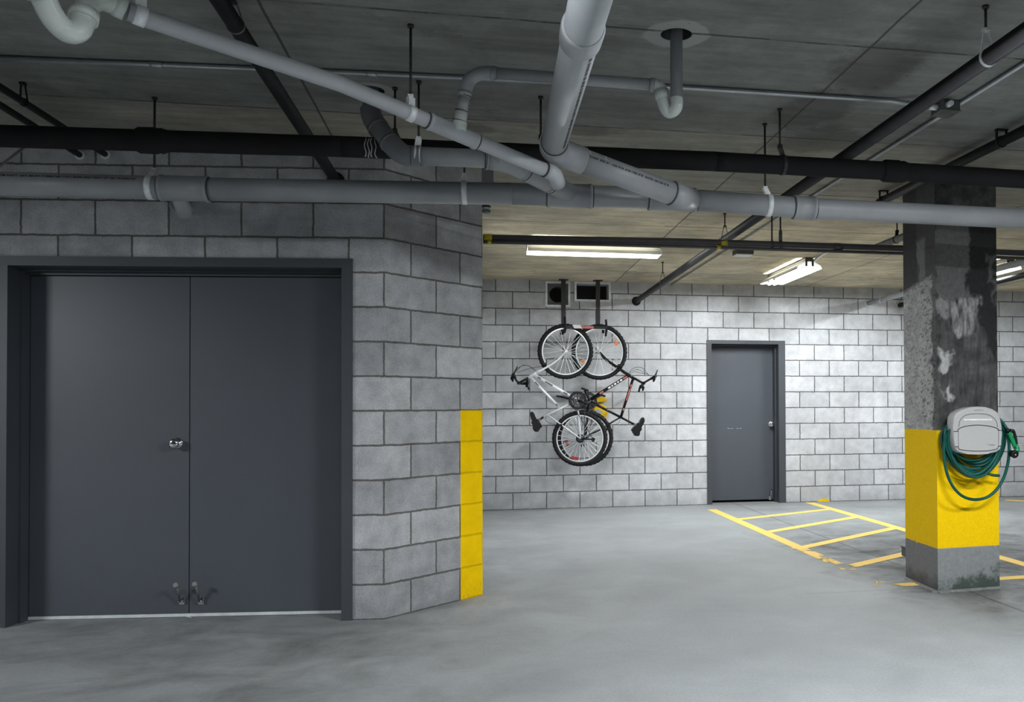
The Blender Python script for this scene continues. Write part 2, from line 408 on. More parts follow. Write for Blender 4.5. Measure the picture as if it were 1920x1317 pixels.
V2 = (PY(1078, 550, D).x, PY(1144, 550, D).x, PY(1110, 565, D).z, PY(1110, 530, D).z)
structure('wall_back', wall_mesh(-.6-X0, 11.7-X0, 0, CEIL+.02, TH,
          [(eL+.01-X0, eR-.01-X0, 0, eT-.01), (V1[0]-X0, V1[1]-X0, V1[2], V1[3]), (V2[0]-X0, V2[1]-X0, V2[2], V2[3])]), M['wall_back'], (X0, D, 0))
ylx = (PP(863.5, 900, A0, Vector((-math.sin(BE), math.cos(BE), 0)))-A0).dot(Vector((math.cos(BE), math.sin(BE), 0)))
M['wall_corner'] = block_mat('grey_concrete_block_with_yellow_stripe', (.37, .375, .39), (.53, .535, .55), (.15, .143, .133), .42, (ylx, 1.2192))
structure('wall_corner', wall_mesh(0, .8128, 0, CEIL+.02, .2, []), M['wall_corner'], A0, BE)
sd = Vector((-.06, D, 0))-B0
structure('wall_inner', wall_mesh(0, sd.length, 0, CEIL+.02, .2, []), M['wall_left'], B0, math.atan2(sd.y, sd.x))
structure('wall_right', wall_mesh(0, 15.5, 0, CEIL+.02, .2, []), M['wall_dark'], (11.5, D+.1, 0), -PI/2)
structure('wall_rear', wall_mesh(0, 19.3, 0, CEIL+.02, .2, []), M['wall_dark'], (12.5, -4, 0), PI)
structure('wall_far_left', wall_mesh(0, 11.5, 0, CEIL+.02, .2, []), M['wall_dark'], (-6.4, -4.4, 0), PI/2)
fb = MB().box((-6.9, -4.6, -.2), (12.2, D+.6, 0)); fo = fb.build('floor', M['floor']); fo['kind'] = 'structure'
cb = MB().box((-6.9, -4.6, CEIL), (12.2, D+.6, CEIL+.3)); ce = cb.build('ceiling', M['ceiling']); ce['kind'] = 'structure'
for (hx, hy) in ((.809, 3.646), (-.515, 4.563)):
    ct = MB().tube([(hx, hy, CEIL-.05), (hx, hy, CEIL+.2)], .066, 40).build('cutter')
    md = ce.modifiers.new('hole', 'BOOLEAN'); md.object = ct; md.operation = 'DIFFERENCE'; md.solver = 'EXACT'
    dg = bpy.context.evaluated_depsgraph_get(); me = bpy.data.meshes.new_from_object(ce.evaluated_get(dg))
    ce.modifiers.clear(); ce.data = me; bpy.data.objects.remove(ct, do_unlink=True)

# ------------------------------------------------------------------ double door in the left wall
def placed(name, kind=True):
    o = bpy.data.objects.new(name, None); C.objects.link(o); o['kind'] = 'structure'; return o
d1 = placed('door_1'); d1.location = A0; d1.rotation_euler = (0, 0, AL)
def child(mb, name, mat, parent): return mbbuild_local(mb, name, mat, parent)
def mbbuild_local(mb, name, mat, parent):      # geometry already in the parent's coordinates
    bmesh.ops.recalc_face_normals(mb.bm, faces=mb.bm.faces)
    me = bpy.data.meshes.new(name); mb.bm.to_mesh(me); mb.bm.free(); return link(name, me, parent, mat)
def door_frame(L, Li, R, Ri, T, Ti, dep):
    m = MB(); pr = -.012
    m.box((L, pr, 0), (Li, dep, T)); m.box((Ri, pr, 0), (R, dep, T)); m.box((Li, pr, Ti), (Ri, dep, T))
    # stops: a step half way in
    m.box((Li, dep*.42, 0), (Li+.014, dep, Ti)); m.box((Ri-.014, dep*.42, 0), (Ri, dep, Ti)); m.box((Li+.014, dep*.42, Ti-.014), (Ri-.014, dep, Ti))
    m.box((Li+.014, dep*.62, Ti-.03), (Ri-.014, dep, Ti-.014))
    return m
REC = .175
child(door_frame(dL, dLi, dR, dRi, dT, dTi, .24), 'door_frame', M['frame'], d1)
split = onA(355.5, 820, REC)[0]
def leaf(x0, x1, z0, z1, y): return MB().box((x0, y, z0), (x1, y+.045, z1), .002)
lf1 = child(leaf(dLi+.017, split-.0025, .022, dTi-.033, REC), 'door_leaf', M['door'], d1)
lf2 = child(leaf(split+.0025, dRi-.017, .022, dTi-.033, REC), 'door_leaf', M['door'], d1)
child(MB().box((split-.03, REC+.046, .02), (split+.03, REC+.05, dTi)), 'astragal', M['frame'], d1)
sw = child(MB().box((dLi+.016, REC-.006, .003), (dRi-.016, REC+.04, .0205)), 'door_sweep', M['strip'], d1); child(MB().obox((split+.005, REC-.02, .004), (.022, -.016, 0), (.002, .003, 0), (0, 0, .0015)), 'loose_sweep_end', M['strip'], d1); sw['label'] = 'white sweep strip along the foot of the doors'
kx, kz = onA(325, 832, REC-.04)
def knob(x, z, y, r, mat=M['chrome']):
    m = MB(); prof = [(0, r*1.05), (.004, r*1.1), (.009, r*.95), (.012, r*.5), (.03, r*.45), (.034, r*.7), (.042, r*.95), (.052, r*.98), (.06, r*.8), (.064, r*.5), (.0645, .001)]
    m.tube([(x, y-a, z) for a, _ in prof], [b for _, b in prof], 28); return m
k1 = child(knob(kx+.005, kz, REC, .031), 'door_knob', M['chrome'], lf1); k1['label'] = 'round chrome knob'
for (lf, px, tx, ty) in ((lf1, 340, 331.5, 1100), (lf2, 376, 367, 1098)):
    bx, bz = onA(px, 1128, REC-.01); tx_, tz_ = onA(tx, ty, REC-.07)
    h = child(MB().box((bx-.016, REC-.005, bz-.022), (bx+.016, REC, bz+.022), .002).tube([(bx-.014, REC-.018, bz), (bx+.014, REC-.018, bz)], .007, 12), 'door_holder', M['chrome'], lf)
    a, b = Vector((bx-.002, REC-.018, bz)), Vector((tx_, REC-.07, tz_))
    child(MB().tube([a, b], [.0075, .006], 12), 'holder_arm', M['steel_dark'], lf)
    dd = (b-a).normalized(); child(MB().tube([b-dd*.008, b, b+Vector((0, -.02, .012))], [.007, .0125, .0135], 16), 'rubber_tip', M['rubber_grey'], lf)

# ------------------------------------------------------------------ single door in the back wall
d2 = placed('door_2'); d2.location = (0, D, 0)
child(door_frame(eL, eLi, eR, eRi, eT, eTi, .24), 'door_frame', M['frame'], d2)
lf3 = child(leaf(eLi+.017, eRi-.017, .03, eTi-.033, REC), 'door_leaf', M['door'], d2)
p = PY(1447.5, 795.5, D+REC-.04); k3 = child(knob(p.x, p.z, REC, .036), 'door_knob', M['chrome'], lf3); k3['label'] = 'round chrome knob'
p = PY(1444.5, 935, D+REC); q = PY(1444.5, 919, D+REC)
child(MB().box((p.x-.02, REC-.005, p.z-.02), (p.x+.02, REC, p.z+.03), .002).tube([(p.x, REC-.02, p.z+.005), (q.x, REC-.045, q.z)], .009, 12).tube([(q.x, REC-.03, q.z), (q.x, REC-.055, q.z+.004)], .014, 14), 'door_holder', M['chrome'], lf3)
sc_ = MB()
for i, (ax, bx_) in enumerate(((1364, 1367), (1368.5, 1375), (1381, 1383), (1384.5, 1386), (1387.5, 1390))):
    a, b = PY(ax, 803.6, D+REC), PY(bx_, 803.6+(.4 if i % 2 else 0), D+REC)
    sc_.box((a.x, REC-.0012, a.z-.003), (b.x, REC+.0005, b.z+.003))
child(sc_, 'paint_scuff', M['chalk'], lf3)

# ------------------------------------------------------------------ wall vents
def vent(V, label, round_):
    t = thing('wall_vent', ((V[0]+V[1])/2, D, V[2]), label, 'vent')
    m = MB(); f = .024; o = -.018
    a, b, c, d_ = V[0]-.006, V[1]+.006, V[2]-.006, V[3]+.006
    m.box((a, D+o, c), (a+f, D+.2, d_)); m.box((b-f, D+o, c), (b, D+.2, d_)); m.box((a+f, D+o, c), (b-f, D+.2, c+f)); m.box((a+f, D+o, d_-f), (b-f, D+.2, d_))
    m.build('vent_frame', M['steel'], t)
    i0, i1, k0, k1_ = a+f, b-f, c+f, d_-f
    if round_:
        cx = (i0+i1)/2-.002; cz = (k0+k1_)/2; r = .098; pl = MB(); N = 40
        outer = []
        for k in range(N):
            an = 2*PI*k/N+PI/4; ca, sa = math.cos(an), math.sin(an); s_ = 1/max(abs(ca), abs(sa))
            outer.append((cx+ca*s_*(i1-i0)/2, cz+sa*s_*(k1_-k0)/2, cx+ca*r, cz+sa*r))
        vo = [pl.bm.verts.new((q[0], D+.03, q[1])) for q in outer]; vi = [pl.bm.verts.new((q[2], D+.03, q[3])) for q in outer]; vb = [pl.bm.verts.new((q[2], D+.2, q[3])) for q in outer]
        for k in range(N):
            j = (k+1) % N; pl.bm.faces.new((vo[k], vo[j], vi[j], vi[k])); pl.bm.faces.new((vi[k], vi[j], vb[j], vb[k]))
        pl.build('vent_plate', M['plate'], t)
    MB().box((i0, D+.2, k0), (i1, D+.21, k1_)).build('duct_back', M['void'], t)
vent(V1, 'square galvanised wall vent with a round duct hole, high above the bicycles', True)
vent(V2, 'wide rectangular galvanised wall vent with a dark opening, right of the square vent', False)

# ------------------------------------------------------------------ column
cF = Vector((2.975, 5.505, 0)); cR = Vector((3.458, 5.56, 0)); cL = Vector((2.998, 6.01, 0)); cB = cL+cR-cF
ZT, ZB = 1.072, .287
def in_poly(x, y, P):
    c = False; n = len(P); j = n-1
    for i in range(n):
        if (P[i][1] > y) != (P[j][1] > y) and x < (P[j][0]-P[i][0])*(y-P[i][1])/(P[j][1]-P[i][1])+P[i][0]: c = not c
        j = i
    return c
def nz(x, y, z, s, o=4): return noise.fractal(Vector((x*s, y*s, z*s)), 1.0, 2.0, o)
# stain outlines, in (distance along the face, height) fractions of the crop they were read from
def FR(pts): return [((X-1312)/(1712-1312), 1.2352+(738-(400+Y*.28125))/283) for X, Y in pts]
def LF(pts): return [((X-1097)/(1312-1097), 1.2352+(738-(400+Y*.28125))/276) for X, Y in pts]
darkR = FR([(1535, -400), (1535, 100), (1520, 230), (1535, 290), (1508, 330), (1540, 450), (1600, 478), (1612, 620), (1640, 800), (1720, 900), (1730, -400)])
edgeL = FR([(1645, 150), (1700, 160), (1705, 560), (1670, 330)])
pale1 = FR([(1325, 470), (1395, 470), (1390, 640), (1325, 630)]); pale2 = FR([(1400, 470), (1590, 475), (1600, 590), (1555, 740), (1470, 735), (1395, 670), (1410, 560)])
pale3 = FR([(1330, 830), (1415, 850), (1410, 900), (1360, 985), (1330, 930)]); pale4 = FR([(1360, 1105), (1405, 1090), (1400, 1150), (1370, 1155)])
upFr = FR([(1312, -400), (1535, -400), (1535, 290), (1540, 460), (1312, 470)])
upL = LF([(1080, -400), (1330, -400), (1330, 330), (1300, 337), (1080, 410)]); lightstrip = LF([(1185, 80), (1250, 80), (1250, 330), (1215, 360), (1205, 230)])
def soft(fn):
    def g(s, z, P):
        A = [fn(s+ds, z+dz, P) for ds, dz in ((0, 0), (.018, .007), (-.018, -.006), (.01, -.012), (-.012, .011))]
        return tuple(sum(a[i] for a in A)/5*1.3 for i in range(3)) if z > ZT+.03 else (A[0] if z < ZT+.0015*nz(P.x, P.y, P.z, 9) else tuple(a*1.3 for a in A[0]))
    return g
@soft
def col_front(s, z, P):
    n1 = nz(P.x, P.y, P.z, 9); n2 = nz(P.x+5, P.y, P.z, 45); js, jz = s+n1*.07+nz(P.x, P.y, P.z*.5, 30)*.05, z+nz(P.x, P.y+3, P.z, 12)*.05+nz(P.x, P.y+3, P.z, 40)*.02
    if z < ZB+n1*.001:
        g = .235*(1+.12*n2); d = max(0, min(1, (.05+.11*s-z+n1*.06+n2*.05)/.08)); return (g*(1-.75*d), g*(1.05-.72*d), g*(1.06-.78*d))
    if z < ZT+n1*.0015: k = 1+.04*n2; return (.90*k, .575*k, .0)
    if in_poly(js, jz, darkR): g = .018
    elif in_poly(js, jz, pale3) or in_poly(js, jz, pale4): g = .30
    elif in_poly(js, jz, pale1): g = .17
    elif in_poly(js, jz, pale2): g = .14+.16*nz(P.x*3, P.y*3, P.z*.7, 12)
    elif in_poly(js, jz, upFr): g = .085
    else: g = .052+.03*n1+.02*nz(P.x*4, P.y*4, P.z*.5, 14)
    if z > 2.45: g = .06+.05*n1
    if in_poly(js, jz, edgeL): g = .07
    g *= 1+.22*n2; return (g, g*.995, g*.98)
@soft
def col_left(s, z, P):
    n1 = nz(P.x, P.y, P.z, 9); n2 = nz(P.x+5, P.y, P.z, 50); js, jz = s+n1*.05, z+n1*.012
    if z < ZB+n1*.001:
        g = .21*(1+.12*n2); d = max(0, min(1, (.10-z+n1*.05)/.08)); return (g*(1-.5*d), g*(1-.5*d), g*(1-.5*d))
    if z < ZT+n1*.0015: k = 1+.04*n2; return (.90*k, .575*k, .0)
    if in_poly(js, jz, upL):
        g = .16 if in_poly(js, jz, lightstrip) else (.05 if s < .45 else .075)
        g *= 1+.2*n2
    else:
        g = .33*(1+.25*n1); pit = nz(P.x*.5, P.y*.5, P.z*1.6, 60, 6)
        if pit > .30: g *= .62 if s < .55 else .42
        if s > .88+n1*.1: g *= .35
        g *= 1+.25*n2
    return (g, g*.995, g*.97)
def grid_face(bm, cl, a, b, fn, nx, nz_):
    vs = [[bm.verts.new(a.lerp(b, i/nx)+Vector((0, 0, (CEIL+.01)*k/nz_))) for k in range(nz_+1)] for i in range(nx+1)]
    for i in range(nx+1):
        for k in range(nz_+1):
            v = vs[i][k]; c = fn(i/nx, v.co.z, v.co); cv[v] = (*[max(0, q) for q in c], 1)
    for i in range(nx):
        for k in range(nz_): bm.faces.new((vs[i][k], vs[i+1][k], vs[i+1][k+1], vs[i][k+1]))
bm = bmesh.new(); cv = {}
grid_face(bm, None, cF, cR, col_front, 70, 400); grid_face(bm, None, cL, cF, col_left, 70, 400)
def back_col(s, z, P): return col_left(.5, z, P)
grid_face(bm, None, cR, cB, back_col, 8, 120); grid_face(bm, None, cB, cL, back_col, 8, 120)
lay = bm.loops.layers.float_color.new('col')
for f in bm.faces:
    for l in f.loops: l[lay] = cv[l.vert]
me = bpy.data.meshes.new('column'); bm.to_mesh(me); bm.free()
t = NT('stained_column_concrete'); at = t.N.new('ShaderNodeAttribute'); at.attribute_name = 'col'
col = t.mix(.5, at.outputs['Color'], (.5, .5, .5), 'SOFT_LIGHT'); f_ = t.noise(90, 4, .75); k = t.ramp(f_, .25, .75, .88, 1.12)
x_, y_, z_ = t.xyz(); rgh = t.noise(28, 6, .8)
M['column'] = t.done(t.mix(1., at.outputs['Color'], t.vec(k, k, k), 'MULTIPLY'), .75, 0, t.bump(t.math('ADD', f_, t.math('MULTIPLY', rgh, t.ramp(z_, 1.05, 1.1, .1, 1.6))), .3, .006), .15)
colm = link('concrete_column', me, None, M['column'])
tag(colm, 'square concrete column with a yellow painted band, stained dark above, grey foot', 'column')
# mortar fillet round the foot
m = MB(); off = Vector((-.03, -.03, 0))
for a, b in ((cL, cF), (cF, cR)):
    n_ = 26
    for i in range(n_):
        p0 = a.lerp(b, i/n_); p1 = a.lerp(b, (i+1)/n_); d_ = (b-a).normalized(); o_ = Vector((d_.y, -d_.x, 0)); wv = .022+.012*nz(p0.x, p0.y, 0, 11)
        m.prism([p0+Vector((0, 0, .0)), p0+o_*wv, p0+Vector((0, 0, .012))], p1-p0)
fil = m.build('mortar_fillet', plain('rough_mortar', (.19, .19, .18), .9, 0, .3, 30, .5), colm); 
# small junction box and stub on the column's back side
jb = PY(1697.5, 1036, 6.08); t = thing('utility_box', (jb.x+.05, 6.03, 0), 'small grey box low on the rear side of the column, half hidden', 'box')
MB().box((jb.x-.012, 6.03, jb.z-.03), (jb.x+.12, 6.12, jb.z+.035), .006).build('box_body', M['plate'], t)
MB().box((jb.x-.016, 6.026, jb.z+.033), (jb.x+.124, 6.124, jb.z+.04)).build('box_lid', M['rack'], t)
MB().tube([(jb.x+.03, 6.07, 0), (jb.x+.03, 6.07, jb.z-.028)], .014, 12).build('stub_pipe', M['emt'], t)

# ------------------------------------------------------------------ floor markings
t = thing('painted_marking', (3.4, 8, 0), 'worn yellow hatched no-parking box painted on the floor before the single door', 'floor marking')
HT = .0016
def line(a, b, w_, parent, name='hatch_line'):
    a, b = Vector((*a, 0)), Vector((*b, 0)); d_ = (b-a).normalized(); n_ = Vector((-d_.y, d_.x, 0))*w_/2
    return MB().prism([a-n_, b-n_, b+n_, a+n_], (0, 0, HT)).build(name, M['paint'], parent)
line((2.745, 10.52), (2.745, 5.72), .11, t, 'border_line'); line((4.155, 10.98), (4.155, 4.6), .11, t, 'border_line')
for a, b in (((1380, 975), (1560, 955)), ((1436, 999), (1606, 970)), ((1492, 1030), (1682, 990))):
    p, q = PZ(*a, 0), PZ(*b, 0); line((p.x, p.y), (q.x, q.y), .11, t)
p, q = PZ(1590, 1064, 0), PZ(1694, 1040, 0); d_ = (q-p); q = p+d_*(1.33/d_.x)
line((p.x, p.y), (q.x, q.y), .11, t)
p, q = PZ(1640, 1101, 0), PZ(1920, 1083, 0); line((p.x, p.y), (4.1, q.y+.02), .10, t)
# lifting the crossings a hair keeps the coats apart
for i, o in enumerate(t.children): o.location.z += .00025*i
t2 = thing('painted_marking', (6.6, 10, 0), 'yellow bay line painted on the floor at the far right behind the column', 'floor marking')
p, q = PZ(1885, 938, 0), PZ(1960, 945, 0); line((p.x, p.y), (q.x+.6, q.y-.3), .11, t2, 'bay_line')
sp = MB(); pb = PY(1545, 946, D)
sp.prism([(pb.x-.09, D-.003, 0), (pb.x+.08, D-.003, 0), (pb.x+.06, D-.003, .03), (pb.x, D-.003, .045), (pb.x-.07, D-.003, .03)], (0, .004, 0))
sp.build('overspray', M['yellowp'], t)

# ------------------------------------------------------------------ pipework
def hanger(top, c, d, r, label, group, band=.028, mat='steel', style='strap', rodr=.0055, name='pipe_hanger'):
    """rod from the ceiling at top (x, y) to a band round the pipe at c running along d"""
    c = Vector(c); d = Vector(d).normalized()
    t = thing(name, (top[0], top[1], CEIL), label, 'pipe hanger', group)
    zr = c.z+r+(.075 if style == 'clevis' else .03)
    MB().tube([(top[0], top[1], CEIL), (top[0], top[1], zr)], rodr, 10).build('hanger_rod', M['rod'], t)
    MB().tube([(top[0], top[1], CEIL), (top[0], top[1], CEIL-.012)], .013, 12).build('ceiling_anchor', M['rod'], t)
    m = MB().ring(c, d, r-.0005, r+.003, band)
    s_ = d.cross(Vector((0, 0, 1))).normalized()
    if style == 'clevis':
        for sg in (-1, 1):
            m.obox(((c+s_*sg*r*.98)+Vector((top[0], top[1], zr))+s_*sg*.008)*.5, ((Vector((top[0], top[1], zr))+s_*sg*.008)-(c+s_*sg*r*.98))*.5, d*band*.45, s_*.0018)
        m.box((top[0]-.012, top[1]-.012, zr-.008), (top[0]+.012, top[1]+.012, zr+.004))
    else:
        q = Vector((top[0], top[1], zr)); e = c+Vector((0, 0, r))
        m.obox((q+e)/2, (q-e)/2+Vector((0, 0, .004)), d*band*.5, s_*.012)
        m.box((top[0]-.011, top[1]-.011, zr-.004), (top[0]+.011, top[1]+.011, zr+.016))
    m.build('pipe_strap', M[mat], t)
    return t
def arc(pts, r=.05, n=6):
    """round the corners of a polyline"""
    pts = [Vector(p) for p in pts]; out = [pts[0]]
    for i in range(1, len(pts)-1):
        a, b, c = pts[i-1], pts[i], pts[i+1]; k = min(r, (a-b).length*.49, (c-b).length*.49)
        p, q = b+(a-b).normalized()*k, b+(c-b).normalized()*k
        for j in range(n+1):
            u = j/n; out.append(p*(1-u)**2+b*2*u*(1-u)+q*u*u)
    out.append(pts[-1]); return out
def sleeve(a, b, r, lip=.004):
    """a coupling with a raised lip at both ends"""
    a, b = Vector(a), Vector(b); d = (b-a); L = d.length; d.normalize()
    return MB().tube([a, a+d*.003, a+d*.016, a+d*.018, b-d*.018, b-d*.016, b-d*.003, b], [r+lip-.002, r+lip, r+lip, r, r, r+lip, r+lip, r+lip-.002], 28)
def prints(P0, P1, r, n, seed, parent, side, name='printed_marking', h=.011):
    """tiny unreadable maker's print along a pipe, on the side facing `side`"""
    rnd = random.Random(seed); P0, P1 = Vector(P0), Vector(P1); d = (P1-P0).normalized(); L = (P1-P0).length
    s_ = Vector(side)-d*Vector(side).dot(d); s_.normalize(); v = d.cross(s_); m = MB(); x = 0; left = rnd.randrange(4, 8); h0 = h
    # one connected strip of characters: a hairline baseline ties the glyphs of a word together
    while x < L:
        wch = h*.55
        o = P0+d*x+s_*(r+.0004); k = rnd.randrange(4)
        if k != 1: m.obox(o, d*.0011, v*h*.5, s_*.0003)
        if k != 3: m.obox(o+d*wch*.7, d*.0011, v*h*.5, s_*.0003)
        if k in (0, 1): m.obox(o+d*wch*.35+v*h*.45, d*wch*.4, v*.0011, s_*.0003)
        if k in (1, 2): m.obox(o+d*wch*.35, d*wch*.4, v*.0011, s_*.0003)
        if k == 3: m.obox(o+d*wch*.35-v*h*.45, d*wch*.4, v*.0011, s_*.0003)
        x += wch*1.35; left -= 1
        if left == 0 or x >= L:
            m.build(name, M['ink'], parent); m = MB(); left = rnd.randrange(3, 8); x += wch*.9
    m.bm.free()

# --- main grey drain across the picture
YG = lambda x: 4.87-.16*(x/1437)
G = [PY(x, y, YG(x)) for x, y in ((-70, 342.5), (390, 355), (960, 363.5), (1290, 374.5), (1520, 391), (1990, 414))]
main = thing('drain_pipe', G[2], 'long thick grey plastic drain pipe running across the whole width above the doors', 'pipe')
RG = .057
MB().tube(G[:2], RG, 32).build('pipe_run', M['pvc'], main); MB().tube(G[1:3], RG, 32).build('pipe_run', M['pvc'], main)
MB().tube(G[2:4], RG*.99, 32).build('pipe_run', M['pvc'], main); MB().tube(G[3:], RG, 32).build('pipe_run', M['pvc'], main)
def on_main(px):
    xs = (-70, 390, 960, 1290, 1520, 1990); 
    for i in range(5):
        if px <= xs[i+1]: return G[i].lerp(G[i+1], (px-xs[i])/(xs[i+1]-xs[i]))
    return G[-1]
def tidy(m, name, mat, par): return m.build(name, M[mat], par)
tidy(sleeve(on_main(298), on_main(392), RG+.005), 'tee_fitting', 'pvc', main)
tidy(sleeve(on_main(1024), on_main(1108), RG+.005), 'wye_fitting', 'pvc', main)
tidy(sleeve(on_main(1214), on_main(1305), RG+.005), 'wye_fitting', 'pvc', main)
tidy(sleeve(on_main(1487), on_main(1527), RG+.006), 'pipe_coupling', 'pvc', main)
# branch down and back to the wall, with its white ring
wp = PP(347, 393, A0+nA*.0, nA)
br = arc([on_main(326), on_main(334)+Vector((.0, .1, -.10)), wp+nA*-.12, wp+nA*.02], .09)
tidy(MB().tube(br, .037, 24), 'branch_elbow', 'pvc', main)
o_ = tidy(MB().ring(wp-nA*.006, nA, .038, .047, .014), 'wall_ring', 'pvc_light', main); o_['label'] = 'white ring where the branch enters the wall'
prints(on_main(2), on_main(262), RG, 80, 3, main, (0, -1, .62))
hanger((-1.578, 4.86), on_main(280), G[1]-G[0], RG, 'rod hanger with bright strap on the grey drain above the double door', 'hangers of the long grey drain')
gp = on_main(867); hanger((gp.x, gp.y), gp, G[2]-G[1], RG, 'rod hanger with pale strap on the grey drain by the wall corner', 'hangers of the long grey drain')
hanger((1.539, 4.71), on_main(1440), G[4]-G[3], RG, 'rod hanger with bright strap on the grey drain right of the joints', 'hangers of the long grey drain')
rp = PZ(337, 284, CEIL); tR = thing('threaded_rod', rp, 'bare thin rod hanging behind the grey drain above the double door', 'rod')
MB().tube([(rp.x, rp.y, CEIL), (rp.x, rp.y, PY(338, 332, rp.y).z)], .005, 10).build('rod', M['rod'], tR)
MB().ring((rp.x, rp.y, CEIL-.005), (0, 0, 1), .004, .013, .01).build('ceiling_anchor', M['rod'], tR)

# --- thick black insulated pipe behind it
KY = 4.5
K = [PY(x, y, KY) for x, y in ((-70, 253), (640, 275), (1340, 303), (1660, 320.5), (1990, 341))]
bk = thing('insulated_pipe', K[1], 'thick black foam-covered pipe running across the whole width under the ceiling', 'pipe')
RK = .0495
for a, b in zip(K[:-1], K[1:]):
    n = max(2, int((b-a).length/.06)); pts = [a.lerp(b, i/n) for i in range(n+1)]
    MB().tube(pts, [RK+.0018*nz(p.x, 0, 0, 3) for p in pts], 26).build('pipe_cover', M['insul'], bk)
def on_k(px):
    xs = (-70, 640, 1340, 1660, 1990)
    for i in range(4):
        if px <= xs[i+1]: return K[i].lerp(K[i+1], (px-xs[i])/(xs[i+1]-xs[i]))
for a, b in ((241, 303), (1652, 1700)):
    p, q = on_k(a), on_k(b); d_ = (q-p)
    MB().tube([p, p+d_*.12, p+d_*.62, p+d_*.7, p+d_*.8, q], [RK, RK+.010, RK+.011, RK+.006, RK+.009, RK], 26).build('cover_joint', M['insul'], bk)
dr = MB(); 
for i, px in enumerate((683.5, 689, 694, 701)):
    p = on_k(px); pts = []
    for k in range(9):
        an = -.9+k*(.9+1.25+.12*(i % 2))/8; pts.append(p+Vector((.004*math.sin(k*1.3+i), -math.cos(an)*(RK+.001), -math.sin(an)*(RK+.001))))
    dr.tube(pts, [.002, .0025, .002, .0025, .002, .0025, .003, .0035, .004], 8)
o_ = dr.build('glue_drips', plain('dried_grey_glue', (.33, .33, .33), .6), bk)
hanger((1.539, 4.461), on_k(1465), (1, 0, 0), RK, 'dark rod hanger on the black insulated pipe above the joints', 'hangers of the black pipe', .02, 'rod')
hanger((-.395, 4.5), on_k(741), (1, 0, 0), RK, 'short dark rod hanger on the black insulated pipe beside the grey elbow', 'hangers of the black pipe', .02, 'rod')
p = PZ(1031, 95, CEIL); hanger((p.x, 4.5), on_k(1033), (1, 0, 0), RK, 'dark rod hanger on the black insulated pipe behind the widest grey pipe', 'hangers of the black pipe', .02, 'rod')

# --- big near pipe coming from the camera side, and its sloping leg
E0 = PD(1036, 281, 4.13); E1 = PD(1112, -22, 2.30); RB = .057
big = thing('drain_pipe', E0, 'widest light grey drain pipe coming down from the top middle to an elbow', 'pipe')
dB = (E1-E0).normalized(); E2 = E1+dB*.5
MB().tube([E0+dB*.03, E2], RB, 36).build('pipe_run', M['pvc_mid'], big)
def on_b(px, py):                                  # nearest point of the axis to a view ray
    r = ray(px, py); n = r.cross(dB); u = (E0-CAM); s_ = n.cross(r).dot(u)*-1/(n.dot(n)); return E0+dB*s_*1.0
ca, cb_ = on_b(1093, 77), on_b(1099, 50)
MB().tube([ca, ca+(cb_-ca)*.05, cb_-(cb_-ca)*.1, cb_], [RB+.003, RB+.0065, RB+.0075, RB+.003], 36).build('pipe_coupling', M['pvc_mid'], big)
J2 = PD(1268, 366, 4.52); Jm = on_main(1296)
leg = arc([E0+dB*.14, E0, E0+(J2-E0).normalized()*.16], .1, 10)
MB().tube(leg, RB+.006, 30).build('elbow_fitting', M['pvc'], big)
MB().tube([E0+dB*.125, E0+dB*.150], RB+.0085, 30).build('elbow_lip', M['pvc'], big)
dJ = (J2-E0).normalized()
MB().tube([E0+dJ*.1, J2], RB, 32).build('sloping_leg', M['pvc'], big)
MB().tube([J2-dJ*.03, J2-dJ*.028, J2+dJ*.02, Jm], [RB+.003, RB+.007, RB+.006, RB+.003], 32).build('wye_branch', M['pvc'], big)
prints(E0+dB*.25, E0+dB*1.55, RB, 90, 5, big, (.55, -.2, -.75), h=.012)
prints(E0+dJ*.16, E0+dJ*.62, RB, 90, 9, big, (-.1, -1, .25), h=.011)
for a, b in ((.11, .012), (.145, .004), (.195, .014)):
    sm_ = MB()
    s_ = (Vector((-.1, -1, .75))-dJ*Vector((-.1, -1, .75)).dot(dJ)).normalized(); o = E0+dJ*(a+.06)+s_*(RB+.0004)
    sm_.obox(o, dJ*.0022, dJ.cross(s_)*b, s_*.0004); sm_.build('white_smudge', M['chalk'], big)

# --- long sloping thin drain from the top left, with its trap
I = lambda px: 1/(.331-.0001154*(px-281))
pts = [PD(240, 21, I(240)), PD(281, 37, I(281)), PD(640, 158, I(640)), PD(770, 213, I(770)), PD(960, 293, I(960)), PD(1040, 326, I(1040))]
a0, a1 = pts[0], pts[-1]; a1_ = a1.copy()
dg_ = thing('drain_pipe', pts[2], 'slim pale grey drain sloping down from the trap at the top left to the joints', 'pipe')
RD = .0303
MB().tube(pts, RD, 28).build('pipe_run', M['pvc_pale'], dg_)
# trap
tp = [(232, 17, 2.95), (208, 5, 2.92), (186, -1, 2.88), (166, 8, 2.84), (158, 30, 2.80)]
MB().tube(catmull([PD(*q) for q in tp], 8), [.0345]*(8*4+1), 28).build('trap_elbow', M['pvc_light'], dg_)
tq = [(158, 26, 2.80), (154, 44, 2.79), (146, 57, 2.77), (130, 60, 2.75), (112, 48, 2.73), (96, 27, 2.70), (84, 3, 2.68), (74, -24, 2.66), (66, -60, 2.63)]
MB().tube(catmull([PD(*q) for q in tq], 8), [.0345]*(8*8+1), 30).build('trap_bend', M['pvc_light'], dg_)
MB().tube([PD(159, 22, 2.805), PD(155.5, 38, 2.795)], [.042, .042], 30).build('trap_union', M['pvc_light'], dg_)
MB().tube([PD(82, -2, 2.676), PD(76, -18, 2.665)], .041, 30).build('trap_union', M['pvc_light'], dg_)
MB().tube([PD(236, 19, 2.95), PD(214, 8, 2.93)], .0365, 28).build('pipe_coupling', M['pvc_light'], dg_)
